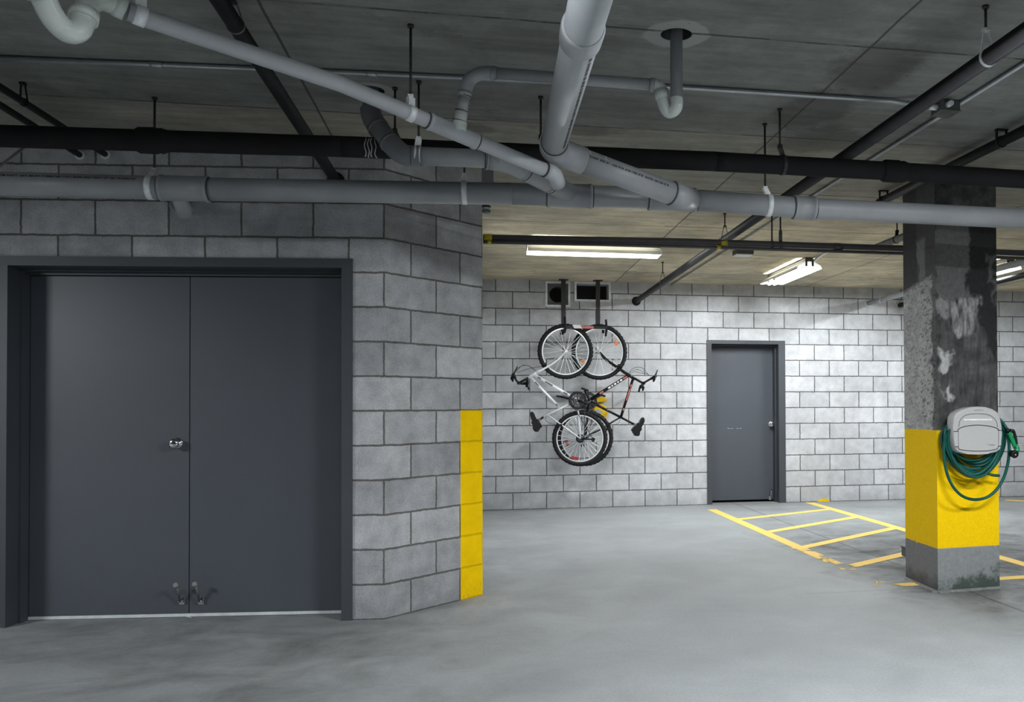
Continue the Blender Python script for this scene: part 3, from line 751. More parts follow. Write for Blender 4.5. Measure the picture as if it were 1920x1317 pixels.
tt = PD(855, 249, I(855)); d_ = (pts[4]-pts[3]).normalized()
tidy(sleeve(tt-d_*.13, tt+d_*.10, RD+.004, .003), 'tee_fitting', 'pvc_pale', dg_)
tidy(MB().tube(arc([a1-d_*.05, a1, PD(1046, 345, 4.17)], .05), RD+.005, 24), 'elbow_fitting', 'pvc_pale', dg_)
hc = PD(770, 213, I(770)); hanger((hc.x, hc.y), hc, d_, RD, 'rod hanger on the slim sloping drain near the middle', 'hangers of the slim sloping drain')
hc = PD(263, 30, I(263)); hanger((hc.x, hc.y), hc, d_, RD, 'rod hanger with wide strap on the slim sloping drain near the trap', 'hangers of the slim sloping drain', .035)

# --- thin drain with a riser, a run and a small trap
DQ = 3.77
th = thing('drain_pipe', PD(1100, 150, DQ), 'thin grey drain with a small trap behind the widest pipe, rising from the slim drain', 'pipe')
q = lambda x, y, d=DQ: PD(x, y, d)
MB().tube([q(930, 137.5), q(1226, 159)], .0238, 24).build('pipe_run', M['pvc'], th)
MB().tube(arc([q(932, 137.5), q(905, 135.5), q(878, 148), q(870, 182)], .06, 8), .0275, 24).build('elbow_fitting', M['pvc'], th)
MB().tube([q(927, 137.2), q(921, 136.8)], .0295, 24).build('elbow_lip', M['pvc'], th)
MB().tube([q(871.5, 178), q(864, 216)], .0238, 24).build('riser', M['pvc'], th)
MB().tube([q(865, 210), q(862.5, 226), q(862, 229), q(860.5, 246)], [.0275, .0275, .031, .031], 24).build('riser_coupling', M['pvc_light'], th)
MB().tube([q(871.8, 172), q(870.8, 180)], .0295, 24).build('elbow_lip', M['pvc'], th)
MB().tube([q(1219, 158.5), q(1228, 159.5)], .0285, 24).build('pipe_coupling', M['pvc'], th)
dz = CEIL
dv = Vector((.809, 3.646, 0))
zb = PY(1267, 188, 3.646).z
MB().tube([(dv.x, dv.y, CEIL+.19), (dv.x, dv.y, zb)], .0262, 24).build('drop_pipe', M['pvc_dark'], th)
tr = catmull([q(1226, 159), q(1236, 163), q(1241, 175), q(1243, 190), q(1249, 205), q(1257, 210), Vector((dv.x-.002, dv.y, zb-.03)), Vector((dv.x, dv.y, zb+.01))], 7)
MB().tube(tr, [.0262]*len(tr), 24).build('small_trap', M['pvc_light'], th)
MB().tube([q(1239, 169), q(1242.3, 186)], .0295, 24).build('trap_union', M['pvc_light'], th)

# --- grey drain from the second ceiling hole to the joints
s4 = thing('drain_pipe', PY(785, 292, 4.39), 'grey drain dropping from a ceiling hole through an elbow, then level to the joints', 'pipe')
r4 = .0435; hv = Vector((-.515, 4.563, 0))
W4 = [Vector((hv.x, hv.y, CEIL+.19)), Vector((hv.x, hv.y, PY(697, 205, 4.563).z)), PY(700, 225, 4.54), PY(726, 262, 4.47), PY(757, 290, 4.41), PY(790, 292.5, 4.39)]
MB().tube(W4[:2]+[PY(698, 212, 4.56)], r4-.004, 26).build('drop_pipe', M['pvc_dark'], s4)
el = catmull([W4[1], W4[2], W4[3], W4[4], W4[5]], 8)
MB().tube(el, [r4+.006]*len(el), 28).build('elbow_fitting', M['pvc_dark'], s4)
for i in (11, 17): MB().tube([el[i], el[i+1]], r4+.0085, 28).build('elbow_lip', M['pvc_dark'], s4)
MB().tube([PY(774, 292.3, 4.393), PY(936, 299, 4.39)], r4, 28).build('pipe_run', M['pvc'], s4)
w0, w1, w2 = PY(912, 298, 4.39), PY(952, 304, 4.41), PY(1072, 365, 4.74)
MB().tube(arc([w0, w1, w2], .06), r4+.006, 28).build('wye_fitting', M['pvc'], s4)
MB().tube([w0-Vector((.001, 0, 0)), w0+(w1-w0)*.06], r4+.009, 28).build('fitting_lip', M['pvc'], s4)
for f0 in (.22, .62): MB().tube([w1.lerp(w2, f0), w1.lerp(w2, f0+.03)], r4+.0075, 28).build('fitting_lip', M['pvc'], s4)
p = PY(783, 292, 4.39); hanger((-.277, 4.39), p, (1, .0, -.03), r4, 'rod hanger with long pale strap on the level grey drain by its elbow', 'hangers of the level grey drain')

# --- round patch of sealant in the sleeves
for i, (hx, hy, lab) in enumerate(((.809, 3.646, 'black round ceiling sleeve around the thin drop pipe'), (-.515, 4.563, 'dark round ceiling sleeve above the grey elbow, half hidden'))):
    o = MB().ring((hx, hy, CEIL+.09), (0, 0, 1), .0645, .066, .176, 36).build('pipe_sleeve', M['black'], None, (hx, hy, CEIL)); tag(o, lab, 'sleeve')

# --- stub just past the wall corner
p = PY(912, 392, 5.55); t = thing('pipe_stub', p, 'short capped grey pipe end hanging at the wall corner below the long drain', 'pipe')
z1 = PY(914, 318, 5.55).z
MB().tube([(p.x, p.y, CEIL), (p.x, p.y, z1)], .007, 10).build('hanger_rod', M['rod'], t)
MB().box((p.x-.028, p.y-.03, z1-.09), (p.x+.042, p.y+.03, z1)).build('bracket', M['pvc_dark'], t)
MB().tube([(p.x, p.y, z1-.08), (p.x, p.y, p.z-.01)], .0235, 20).build('pipe_run', M['pvc'], t)
MB().ring((p.x, p.y, p.z+.012), (0, 0, 1), .0236, .027, .008).build('black_ring', M['black'], t)
MB().tube([(p.x, p.y, p.z-.012), (p.x, p.y, p.z-.02), (p.x, p.y, p.z-.026)], [.0265, .0265, .02], 20).build('end_cap', M['steel_dark'], t)

# --- dark lines of cement where pipes enter their fittings
def cement(par, c, d, r): MB().ring(c, d, r-.004, r+.0012, .0035, 32).build('cement_line', M['ink'], par)
for px in (298, 392, 1024, 1108, 1214, 1305, 1487, 1527): cement(main, on_main(px)+Vector((-.004 if px in (298, 1024, 1214, 1487) else .004, 0, 0)), G[2]-G[1], RG+.0005)
cement(big, ca-dB*.003, dB, RB+.001); cement(big, E0+dB*.152, dB, RB+.003); cement(big, J2-dJ*.034, dJ, RB+.0015); cement(big, E0+dJ*.161, dJ, RB+.001)
dS = (PD(960, 293, I(960))-PD(770, 213, I(770))).normalized()
cement(dg_, tt-dS*.134, dS, RD+.002); cement(dg_, tt+dS*.104, dS, RD+.002); cement(dg_, a1_-dS*.055, dS, RD+.003)
cement(th, q(928, 137.4), (1, 0, 0), .0262); cement(th, q(871.4, 180.5), q(871.5, 178)-q(864, 216), .0262); cement(th, q(865.3, 209), q(871.5, 178)-q(864, 216), .0262); cement(th, q(862.2, 228), q(871.5, 178)-q(864, 216), .0295)
cement(s4, PY(771, 292.2, 4.394), (1, 0, 0), r4+.004); cement(s4, w0-Vector((.004, 0, 0)), (1, 0, 0), r4+.003); cement(s4, w1.lerp(w2, .26), w2-w1, r4+.0065); cement(s4, w1.lerp(w2, .66), w2-w1, r4+.0065)

# --- dark iron pipes running away from the camera
def long_pipe(name, P0, P1, r, label, mat, cat='pipe', ring=None, flange=True):
    t = thing(name, P1, label, cat); MB().tube([P0, P1], r, 24).build('pipe_run', M[mat], t)
    d_ = (Vector(P1)-Vector(P0)).normalized()
    if flange: MB().tube([Vector(P1)-d_*.012, Vector(P1)+d_*.0], [r*1.55, r*1.7], 24).build('wall_flange', M[ring or mat], t)
    return t, d_
def ext(P0, P1, k): return Vector(P0)+(Vector(P0)-Vector(P1)).normalized()*k
a = PY(442, 48, 3.647); b = PP(630, 339, A0, nA)
t, d_ = long_pipe('iron_pipe', ext(a, b, .8), b, .0305, 'black iron pipe running away from the top left into the wall above the doors', 'iron')
hanger((-.913, 3.647), a, d_, .0305, 'loop hanger on the black iron pipe at the top left', 'hangers of the iron pipes', .012, 'steel_dark', 'clevis')
a = PY(1853, 108, 3.158); b = PY(1193, 565, D)
t, d_ = long_pipe('iron_pipe', ext(a, b, 1.2), b, .0335, 'long black iron pipe running from the right edge to the back wall beside the vents', 'iron')
hanger((1.928, 3.158), a, d_, .0335, 'bright loop hanger on the long black iron pipe near the right edge', 'hangers of the iron pipes', .013, 'steel', 'clevis')
def along(a, b, px):
    n = 400; best = None
    for i in range(n+1):
        p = Vector(a).lerp(b, i/n); v = p-CAM; dp = v.dot(fw); x = CX+F*v.dot(rt)/dp
        if best is None or abs(x-px) < best[0]: best = (abs(x-px), p)
    return best[1]
c_ = along(a, b, 1359); hanger((c_.x, c_.y), c_, d_, .0335, 'loop hanger on the long black iron pipe behind the painted conduits', 'hangers of the iron pipes', .013, 'steel_dark', 'clevis')
c_ = along(a, b, 1243); hanger((c_.x, c_.y), c_, d_, .0335, 'short hanger on the long black iron pipe near the back wall', 'hangers of the iron pipes', .012, 'steel_dark', 'clevis')
a, b = PZ(1930, 240, 2.715), PZ(1648, 380, 2.715)
t, d_ = long_pipe('iron_pipe', ext(a, b, .5), b, .029, 'short black iron pipe close to the ceiling above the column', 'iron', flange=False)
for px, lab in ((1878, 'small clip holding the short iron pipe near the right edge'), (1657, 'small clip holding the far end of the short iron pipe')):
    c_ = along(a, b, px); t = thing('pipe_clip', (c_.x, c_.y, CEIL), lab, 'clip', 'clips of the short iron pipe')
    m = MB().ring(c_, d_, .0292, .0335, .014)
    for sg in (-1, 1): m.box((c_.x+sg*.03-.004, c_.y-.008, c_.z), (c_.x+sg*.03+.004, c_.y+.008, CEIL-.004))
    m.box((c_.x-.036, c_.y-.012, CEIL-.008), (c_.x+.036, c_.y+.012, CEIL)); m.build('clip_band', M['iron'], t)
# left pair
a = PY(45, 192, 4.751); b = PP(198, 290, A0, nA)
t, d_ = long_pipe('iron_pipe', ext(a, b, 1.5), b, .0165, 'thin black pipe at the far left held by a loop hanger, ending at the wall', 'iron', 'pipe', 'steel')
hanger((-2.116, 4.751), a, d_, .0165, 'loop hanger on the thin black pipe at the far left', 'hangers of the iron pipes', .012, 'iron', 'clevis', .006)
a = PY(0, 197, 4.2); b = PP(150, 291, A0, nA); a = Vector((b.x-.14, 4.0, b.z+.06)); a = PY(0, 197, 4.75)
long_pipe('iron_pipe', ext(a, b, 1.5), b, .0165, 'second thin black pipe at the far left without a hanger, ending at the wall', 'iron', 'pipe', 'steel')
a, b = PP(-20, 327, A0-nA*.25, nA), PP(46, 276, A0-nA*.02, nA)
t = thing('wall_conduit', b, 'thin pale conduit slanting behind the black pipe at the far left', 'conduit'); MB().tube([a, b], .0075, 12).build('conduit_run', M['emt'], t)
# far right pair on the back wall
for (px, py, lab, ex, r) in ((1628, 569, 'pale pipe entering the back wall just left of the column', PD(1905, 497, 6.2), .032),
                      (1686, 573, 'dark pipe entering the back wall, mostly hidden behind the column', PD(1990, 494, 6.2), .030)):
    b = PY(px, py, D); a = Vector((b.x-.0, 6.6, b.z-.0)); 
    t, d_ = long_pipe('wall_pipe', a, b, r, lab, 'pvc' if px < 1650 else 'iron', 'pipe', 'pvc_light')
    if px < 1650:
        c_ = Vector(b)-d_*.45; MB().tube([c_, c_+d_*.12], r*1.18, 20).build('pipe_coupling', M['pvc'], t)
# dark pipe end by the column
a = PY(1662, 456.5, 6.95); t = thing('iron_pipe', a, 'dark pipe end pointing left just behind the top of the column', 'pipe')
b = Vector((a.x+.02, 6.1, a.z+.0)); MB().tube([a+Vector((0, .35, 0)), a, b], .03, 20).build('pipe_run', M['steel_dark'], t)
p = PZ(1673, 400, CEIL); hanger((a.x+.01, 6.775), Vector((a.x+.005, 6.775, a.z)), (0, 1, 0), .03, 'thin rod hanger on the dark pipe end behind the column', 'hangers of the iron pipes', .012, 'iron')

# --- painted conduits crossing in the middle distance
YC = 6.63
U = [PY(x, y, YC) for x, y in ((904, 446), (1260, 452.5), (1690, 466), (2000, 478))]; U[0].x = .032
Lw = [PY(x, y, YC-.02) for x, y in ((904, 454), (1260, 461.5), (1690, 475.5), (2000, 488))]; Lw[0].x = .032
cu = thing('conduit', U[1], 'thicker upper of two dark conduits crossing below the far ceiling', 'conduit'); MB().tube(U, .0245, 20).build('conduit_run', M['cond'], cu)
p = PY(1563, 463, YC); q_ = PY(1578, 463.5, YC); MB().tube([p, q_], .031, 20).build('coupling', M['cond'], cu)
cl_ = thing('conduit', Lw[1], 'thinner lower of two dark conduits crossing below the far ceiling', 'conduit'); MB().tube(Lw, .013, 16).build('conduit_run', M['cond'], cl_)
def tape(cx, cy, w_, r, par, lab=None):
    a, b = PY(cx-w_/2, cy, YC), PY(cx+w_/2, cy, YC); MB().tube([a, b], r, 20).build('yellow_tape', M['tape'], par)
tape(915, 446.3, 15, .0285, cu); tape(1357, 456, 12, .0255, cu)
a, b = PY(914, 454.2, YC-.02), PY(921, 454.4, YC-.02); MB().tube([a, b], .0165, 16).build('yellow_tape', M['tape'], cl_)
a, b = PY(1344, 463.8, YC-.02), PY(1351, 464, YC-.02); MB().tube([a, b], .0165, 16).build('yellow_tape', M['tape'], cl_)
for px, lab in ((1447.5, 'plain thin rod holding the dark conduits, left of a close pair'), (1463.5, 'thin rod with a swollen end holding the dark conduits, right of a close pair')):
    a = PY(px, 459, YC); t = thing('conduit_rod', (a.x, YC, CEIL), lab, 'rod')
    MB().tube([(a.x, YC, CEIL), (a.x, YC, a.z+.02)], .0065, 10).build('rod', M['rod'], t)
    MB().ring(a, (1, 0, 0), .025, .029, .02).build('rod_clamp', M['cond'], t)
    if px > 1450: MB().tube([(a.x, YC, a.z+.12), (a.x, YC, a.z+.10), (a.x, YC, a.z+.03)], [.007, .014, .014], 12).build('rod_nut', M['cond'], t)
a = PZ(1393, 470, CEIL); t = thing('junction_box', a, 'small pale flat box on the ceiling under the dark conduits', 'box')
MB().box((a.x-.09, a.y-.07, CEIL-.045), (a.x+.09, a.y+.07, CEIL), .004).build('box_body', M['cond'], t)
MB().box((a.x-.085, a.y-.065, CEIL-.052), (a.x+.085, a.y+.065, CEIL-.0451)).build('box_cover', M['white'], t)

# --- thin conduits on the ceiling
pts = [PZ(x, y, CEIL-.014) for x, y in ((-40, 107.5), (600, 134), (1040, 153.5), (1280, 164), (1672, 189))]
pts += [PZ(1700, 193, CEIL-.03), PZ(1722, 197, CEIL-.05), PZ(1742, 199, CEIL-.05)]
e1 = thing('ceiling_conduit', pts[2], 'thin steel conduit fixed along the ceiling across the picture', 'conduit')
MB().tube(pts, .0115, 14).build('conduit_run', M['emt'], e1)
for px, py in ((697, 138.5), (293, 121.3), (1220, 161.2)):
    c_ = PZ(px, py, CEIL-.014); MB().ring(c_, (1, 0, 0), .0116, .0145, .05).build('conduit_coupling', M['emt'], e1)
a, b = PZ(1940, 107, CEIL-.014), PZ(1259, 534, CEIL-.014); X_ = (a.x+b.x)/2
e2 = thing('ceiling_conduit', b, 'thin conduit on the ceiling beside the long black iron pipe', 'conduit')
MB().tube([ext(a, b, 1), b, Vector((b.x+.01, D-.02, CEIL-.02))], .0125, 14).build('conduit_run', M['emt'], e2)
c_ = PZ(1765, 203, CEIL-.03); t = thing('junction_box', (c_.x, c_.y, CEIL), 'steel junction box with shiny fittings beside the long iron pipe, top right', 'box')
MB().box((c_.x-.03, c_.y-.055, CEIL-.055), (c_.x+.075, c_.y+.055, CEIL), .004).build('box_body', M['steel_dark'], t)
MB().box((c_.x-.034, c_.y-.06, CEIL-.058), (c_.x+.079, c_.y+.06, CEIL-.0551)).build('box_cover', M['steel_dark'], t)
MB().tube([(c_.x-.03, c_.y-.01, CEIL-.03), (c_.x-.075, c_.y-.012, CEIL-.034)], [.017, .013], 14).build('box_connector', M['steel'], t)
MB().tube([(c_.x+.005, c_.y-.055, CEIL-.03), (c_.x+.003, c_.y-.095, CEIL-.034)], [.016, .014], 14).build('box_connector', M['steel'], t)
# flexible feed to the middle lamp
# ------------------------------------------------------------------ lamps
def lamp(c, length, axis, label, power, hw=.125, uplight=0.0, name='ceiling_lamp', tilt=.85):
    """strip lamp: c = centre of the hood mouth, axis 'X' or 'Y'"""
    rz = 0 if axis == 'X' else PI/2
    t = thing(name, c, label, 'lamp', None, (0, 0, rz))
    L = length/2; H = .07
    def loc(m, nm, mt): return mbbuild_local(m, nm, M[mt], t)
    sh = MB(); th_ = .0025
    prof = [(-hw, 0), (-hw*.88, .03), (-.05, H), (.05, H), (hw*.88, .03), (hw, 0)]
    for (y0, z0), (y1, z1) in zip(prof[:-1], prof[1:]):
        nrm = Vector((0, -(z1-z0), y1-y0)).normalized()*th_
        sh.prism([(-L, y0, z0), (L, y0, z0), (L, y1, z1), (-L, y1, z1)], nrm)
    loc(sh, 'reflector', 'white')
    for sg in (-1, 1):
        e = MB(); e.prism([(sg*L, y, z) for y, z in prof], (sg*.002, 0, 0)); loc(e, 'end_plate', 'hood')
        for yy in (-.035, .035): loc(MB().box((sg*(L+.0015)-.003, yy-.010, H-.048), (sg*(L+.0015)+.003, yy+.010, H+.012)), 'end_slot', 'rack')
    loc(MB().box((-L, -.045, H), (L, .045, H+.035), .004), 'housing', 'steel_dark')
    for xx in (-L*.7, L*.7): loc(MB().tube([(xx, 0, H+.034), (xx, 0, CEIL-c[2])], .006, 8), 'hanger_stem', 'rod')
    for yy in (-.032, .032): loc(MB().tube([(-L+.01, yy, .002), (L-.01, yy, .002)], .016, 14), 'tube', 'tube')
    for sg in (-1, 1):                       # the light of the two tubes, thrown down and sideways from under the hood
        ld = bpy.data.lights.new('lamp_light', 'AREA'); ld.shape = 'RECTANGLE'; ld.size = length*.94; ld.size_y = .03; ld.energy = power/2
        ld.color = (.93, .97, 1.0)
        lo = bpy.data.objects.new('lamp_light', ld); C.objects.link(lo); lo.parent = t; lo.location = (0, sg*(hw-.048), .010); lo.rotation_euler = (sg*tilt, 0, 0)
    if uplight:
        for sg in (-1, 1):
            l2 = bpy.data.lights.new('slot_light', 'AREA'); l2.shape = 'RECTANGLE'; l2.size = length*.9; l2.size_y = .012; l2.energy = uplight; l2.spread = 1.6
            l2.color = (.95, .98, 1)
            o2 = bpy.data.objects.new('slot_light', l2); C.objects.link(o2); o2.parent = t; o2.location = (0, sg*.088, H-.0); o2.rotation_euler = (PI, 0, 0)
    return t
zl = 2.672
a = PD(989.5, 476, 8.33); b = PD(1238, 480, 8.33)
lamp(Vector(((a.x+b.x)/2, (a.y+b.y)/2, (a.z+b.z)/2)), (b-a).length, 'X', 'glowing strip lamp seen from the side behind the dark conduits', PW['mid'], .11, 3)
a = PZ(1541, 504, zl); b = PZ(1467, 534, zl); c1 = PZ(1495, 502.5, zl)
wid = abs(a.x-c1.x)/2; cx_ = (a.x+c1.x)/2
lampR = lamp(Vector((cx_, (a.y+b.y)/2, zl)), b.y-a.y, 'Y', 'glowing strip lamp seen end-on near the back wall above the single door', PW['right'], wid, 2.5)
fx = Vector((cx_, a.y+.05, zl+.09)); fxe = PY(1578, 462, fx.y-.9)
t = thing('flexible_cable', fxe, 'pale flexible cable running from the dark conduits to the end-on lamp', 'cable')
MB().tube(catmull([fx, PY(1527, 488, a.y-.02), PY(1545, 476, a.y-.7), PY(1566, 467, a.y-1.6), PY(1580, 462.5, YC+.05)], 6), .012, 10).build('cable_run', M['emt'], t)
a = PZ(1878, 502.5, zl); b = PZ(1915, 499.5, zl)
lamp(Vector(((a.x*2+.25)/2, a.y+.65, zl)), 1.25, 'Y', 'glowing strip lamp at the far right edge behind the column', PW['far'], .125, 1.0)
# unseen strip lamps behind and beside the camera
lamp(Vector((-.3, 1.35, 2.60)), 1.22, 'X', 'added strip lamp, unseen, over the near foreground above the widest pipe', PW['over'], .125)  # unseen lamp added to brighten the trap and the pipes near it
lamp(Vector((2.3, 2.05, 2.52)), 1.22, 'X', 'strip lamp over the foreground floor, outside the picture above the column side', PW['near'], .125)
lamp(Vector((-5.2, 2.7, 2.42)), 1.22, 'Y', 'strip lamp outside the picture to the left of the double door', PW['left'], .125)
lamp(Vector((4.7, 2.3, 2.60)), 1.22, 'X', 'strip lamp outside the picture to the right of the column', PW['nearright'], .125)
#%%PART3

# ------------------------------------------------------------------ bicycles hanging on the back wall
def sub(m, name, mat, par): return m.build(name, M[mat] if isinstance(mat, str) else mat, par)
def wheel(bike, name, c, R, mats='rubber', nsp=26, seed=0, reflect=None):
    c = Vector(c); wh = bpy.data.objects.new(name, None); C.objects.link(wh); wh.parent = bike; wh.location = c-bike.location
    wh.empty_display_size = .05
    def loc(m, nm, mt): return mbbuild_local(m, nm, M[mt], wh)
    def circ(r, n=72): return [(r*math.cos(2*PI*k/n), 0, r*math.sin(2*PI*k/n)) for k in range(n)]
    rt_ = .0245; m = MB().tube(circ(R-rt_, 84), rt_, 14, closed=True)
    for k in range(84):
        a = 2*PI*(k+.5*(k % 2))/84; e = Vector((math.cos(a), 0, math.sin(a))); f = Vector((-math.sin(a), 0, math.cos(a)))
        for yy in (-.013, .013): m.obox(e*(R-.001)+Vector((0, yy, 0)), e*.003, f*.0065, Vector((0, .006, 0)))
    loc(m, 'tyre', mats)
    r1 = R-.048; m = MB().ring((0, 0, 0), (0, 1, 0), r1-.013, r1, .026, 72); loc(m, 'rim', 'alu')
    loc(MB().tube([(0, -.05, 0), (0, -.046, 0), (0, -.043, 0), (0, -.03, 0), (0, .03, 0), (0, .043, 0), (0, .046, 0), (0, .05, 0)], [.012, .012, .024, .016, .016, .024, .012, .012], 18), 'hub', 'alu')
    for k in range(nsp):
        a = 2*PI*k/nsp+seed; sg = -1 if k % 2 else 1; b = a+(.42 if (k//2) % 2 else -.42)
        p = Vector((math.cos(b)*.022, sg*.04, math.sin(b)*.022)); q = Vector((math.cos(a)*(r1-.01), 0, math.sin(a)*(r1-.01)))
        loc(MB().tube([p, q], .0027, 5, cap=False), 'spoke', 'alu')
    for (a, ln, rr, mt) in (reflect or []):
        a = math.radians(a); e = Vector((math.cos(a), 0, math.sin(a))); f = Vector((-math.sin(a), 0, math.cos(a)))
        loc(MB().obox(e*rr, e*.016, f*ln, Vector((0, .008, 0)), .003), 'reflector', mt)
    return wh
def bicycle(Yb, fwc, rwc, Rpx, label, fmat, specs):
    W = lambda x, y, o=0: PY(x, y, Yb)+Vector((0, o, 0))
    fc, rc = W(*fwc), W(*rwc); sc1 = (W(fwc[0]+10, fwc[1])-fc).length/10; R = Rpx*sc1
    t = thing('bicycle', rc+Vector((0, 0, -R)), label, 'bicycle', 'bicycles hung on the back wall')
    wheel(t, 'front_wheel', fc, R, seed=.1, reflect=specs.get('fref')); wheel(t, 'rear_wheel', rc, R, seed=.33, reflect=specs.get('rref'))
    fr = MB()
    for (a, b, r) in specs['tubes']: fr.tube([W(*a), W(*b)], r, 16)
    for pts, r in specs['stays']:
        for sg in (-1, 1):
            P = [W(*p) for p in pts]; k = len(P)
            fr.tube([p+Vector((0, sg*(.022+.040*(i/(k-1))), 0)) for i, p in enumerate(P)], r, 12)
    fo_ = sub(fr, 'frame', fmat, t)
    fk = MB(); P = catmull([W(*p) for p in specs['fork']], 8); n = len(P)
    for sg in (-1, 1): fk.tube([p+Vector((0, sg*.050, 0)) for p in P], [.0125-.005*i/(n-1) for i in range(n)], 12)
    fk.tube([P[0]+Vector((0, -.055, 0)), P[0]+Vector((0, .055, 0))], .016, 12); sub(fk, 'fork', fmat, t)
    for (a, b, r, off, mt) in specs['decals']:
        a, b = W(*a), W(*b); d_ = (b-a).normalized(); m = MB(); m.tube([a, b], r, 36, cap=False)
        bmesh.ops.delete(m.bm, geom=[v for v in m.bm.verts if v.co.y > Yb-r*(off or .78)], context='VERTS')
        o = sub(m, 'decal', mt, fo_)
    for pts, r in specs['cables']: sub(MB().tube(catmull([W(*p) for p in pts], 6), r, 6), 'brake_cable', 'black', t)
    # steering
    st, cl, n_, f_ = specs['stem'], specs['clamp'], specs['near'], specs['far']
    sub(MB().tube([W(*st[0]), W(*st[1])], .0145, 14).tube([W(*cl)+Vector((0, -.022, 0)), W(*cl)+Vector((0, .022, 0))], .02, 14), 'stem', 'black', t)
    hb = MB().tube(catmull([W(*n_), W(*cl), W(*f_)], 6), .012, 12); hbo = sub(hb, 'handlebar', 'black', t)
    for e, s_ in ((n_, -1), (f_, 1)):
        a = W(*e); b = W(*cl); d_ = (b-a).normalized()
        sub(MB().tube([a, a+d_*.004, a+d_*.11, a+d_*.115], [.014, .017, .0165, .013], 14), 'grip', 'rubber', hbo)
    for pts, r in specs['levers']:
        sub(MB().tube([W(*p) for p in pts], r, 10), 'brake_lever', 'black', hbo)
    # saddle
    sp = MB(); poly = [W(*p)+Vector((0, -.05, 0)) for p in catmull2(specs['saddle'])]
    sp.prism(poly, (0, .10, 0), .014, True); so = sub(sp, 'saddle', 'black', t)
    a, b = W(*specs['post'][0]), W(*specs['post'][1]); sub(MB().tube([a, b], .0135, 14), 'seat_post', specs.get('pmat', 'black'), t)
    sub(MB().tube([W(*specs['post'][1], -.025), W(*specs['post'][1], .025)], .016, 12).tube([W(*specs['post'][1], 0), W(*specs['rail'], 0)], .012, 10), 'seat_clamp', 'steel_dark', so)
    # drive train
    bb = W(*specs['bb']); sd_ = specs['drive']
    cs = MB().tube([bb+Vector((0, -.06, 0)), bb+Vector((0, .06, 0))], .02, 18)
    cso = sub(cs, 'crankset', 'steel_dark', t)
    yy = sd_*.058
    for rr, w_, dy, mt in ((.098, .010, 0, 'cassette'), (.080, .006, -sd_*.008, 'cassette'), (.058, .006, -sd_*.014, 'cassette')):
        rg = MB().ring(bb+Vector((0, yy+dy, 0)), (0, 1, 0), rr-w_*2, rr, .004, 48)
        for k in range(5):
            a = 2*PI*k/5+.3; e = Vector((math.cos(a), 0, math.sin(a))); rg.obox(bb+Vector((0, yy+dy, 0))+e*rr*.48, e*rr*.44, Vector((-e.z, 0, e.x))*.008, (0, .002, 0))
        sub(rg, 'chainring', mt, cso)
    sub(MB().ring(bb+Vector((0, yy+sd_*.006, 0)), (0, 1, 0), .088, .106, .004, 48), 'chain_guard', 'black', cso)
    for (pe, s_) in specs['pedals']:
        b0 = bb+Vector((0, s_*.075, 0)); p1 = W(*pe)+Vector((0, s_*.085, 0))
        sub(MB().tube([b0, p1], [.013, .010], 12), 'crank_arm', 'black', cso)
        pm = MB().box(p1+Vector((-.045, s_*.012 if s_ > 0 else -.10, -.011)), p1+Vector((.045, .10 if s_ > 0 else -.012, .011)), .006)
        for v in pm.bm.verts: v.co = p1+Matrix.Rotation(specs['ped_rot'], 3, 'Y') @ (v.co-p1)
        sub(pm, 'pedal', 'black', cso)
    hubc = rc+Vector((0, sd_*.05, 0))
    for i, rr in enumerate((.050, .043, .036, .03)):
        pass
    sub(MB().tube([hubc+Vector((0, sd_*(-.012), 0)), hubc+Vector((0, sd_*-.004, 0)), hubc+Vector((0, sd_*.004, 0)), hubc+Vector((0, sd_*.016, 0))], [.052, .046, .038, .028], 24), 'sprockets', 'cassette', t)
    # chain: two runs from ring to sprocket, down over the derailleur
    dv_ = (rc-bb).normalized(); pv = Vector((-dv_.z, 0, dv_.x)); o_ = Vector((0, yy, 0))
    dj = W(*specs['mech']); dj.y = bb.y+yy
    sub(MB().tube([bb+o_+pv*.085, rc+o_+pv*.045], .004, 6).tube([bb+o_-pv*.085, dj], .004, 6).tube([dj, rc+o_-pv*.03], .004, 6), 'chain', 'cassette', t)
    sub(MB().tube([dj+Vector((0, -.008, 0)), dj+Vector((0, .008, 0))], .022, 16).tube([dj, rc+o_], [.010, .013], 10), 'rear_derailleur', 'black', t)
    for p in specs['brakes']:
        a = W(*p); sub(MB().box(a+Vector((-.022, -.07, -.014)), a+Vector((.022, -.03, .016)), .004).box(a+Vector((-.022, .03, -.014)), a+Vector((.022, .07, .016)), .004).tube([a+Vector((0, -.07, .012)), a+Vector((0, .07, .012))], .005, 8), 'rim_brake', 'black', t)
    return t
def catmull2(P):
    return [(p.x, p.y) for p in catmull([Vector((x, y, 0)) for x, y in P], 3, True)]
s1 = lambda *q: [(950+x/8.78, 670+y/8.78) for x, y in q]
s2 = lambda *q: [(1090+x/8.23, 670+y/8.23) for x, y in q]
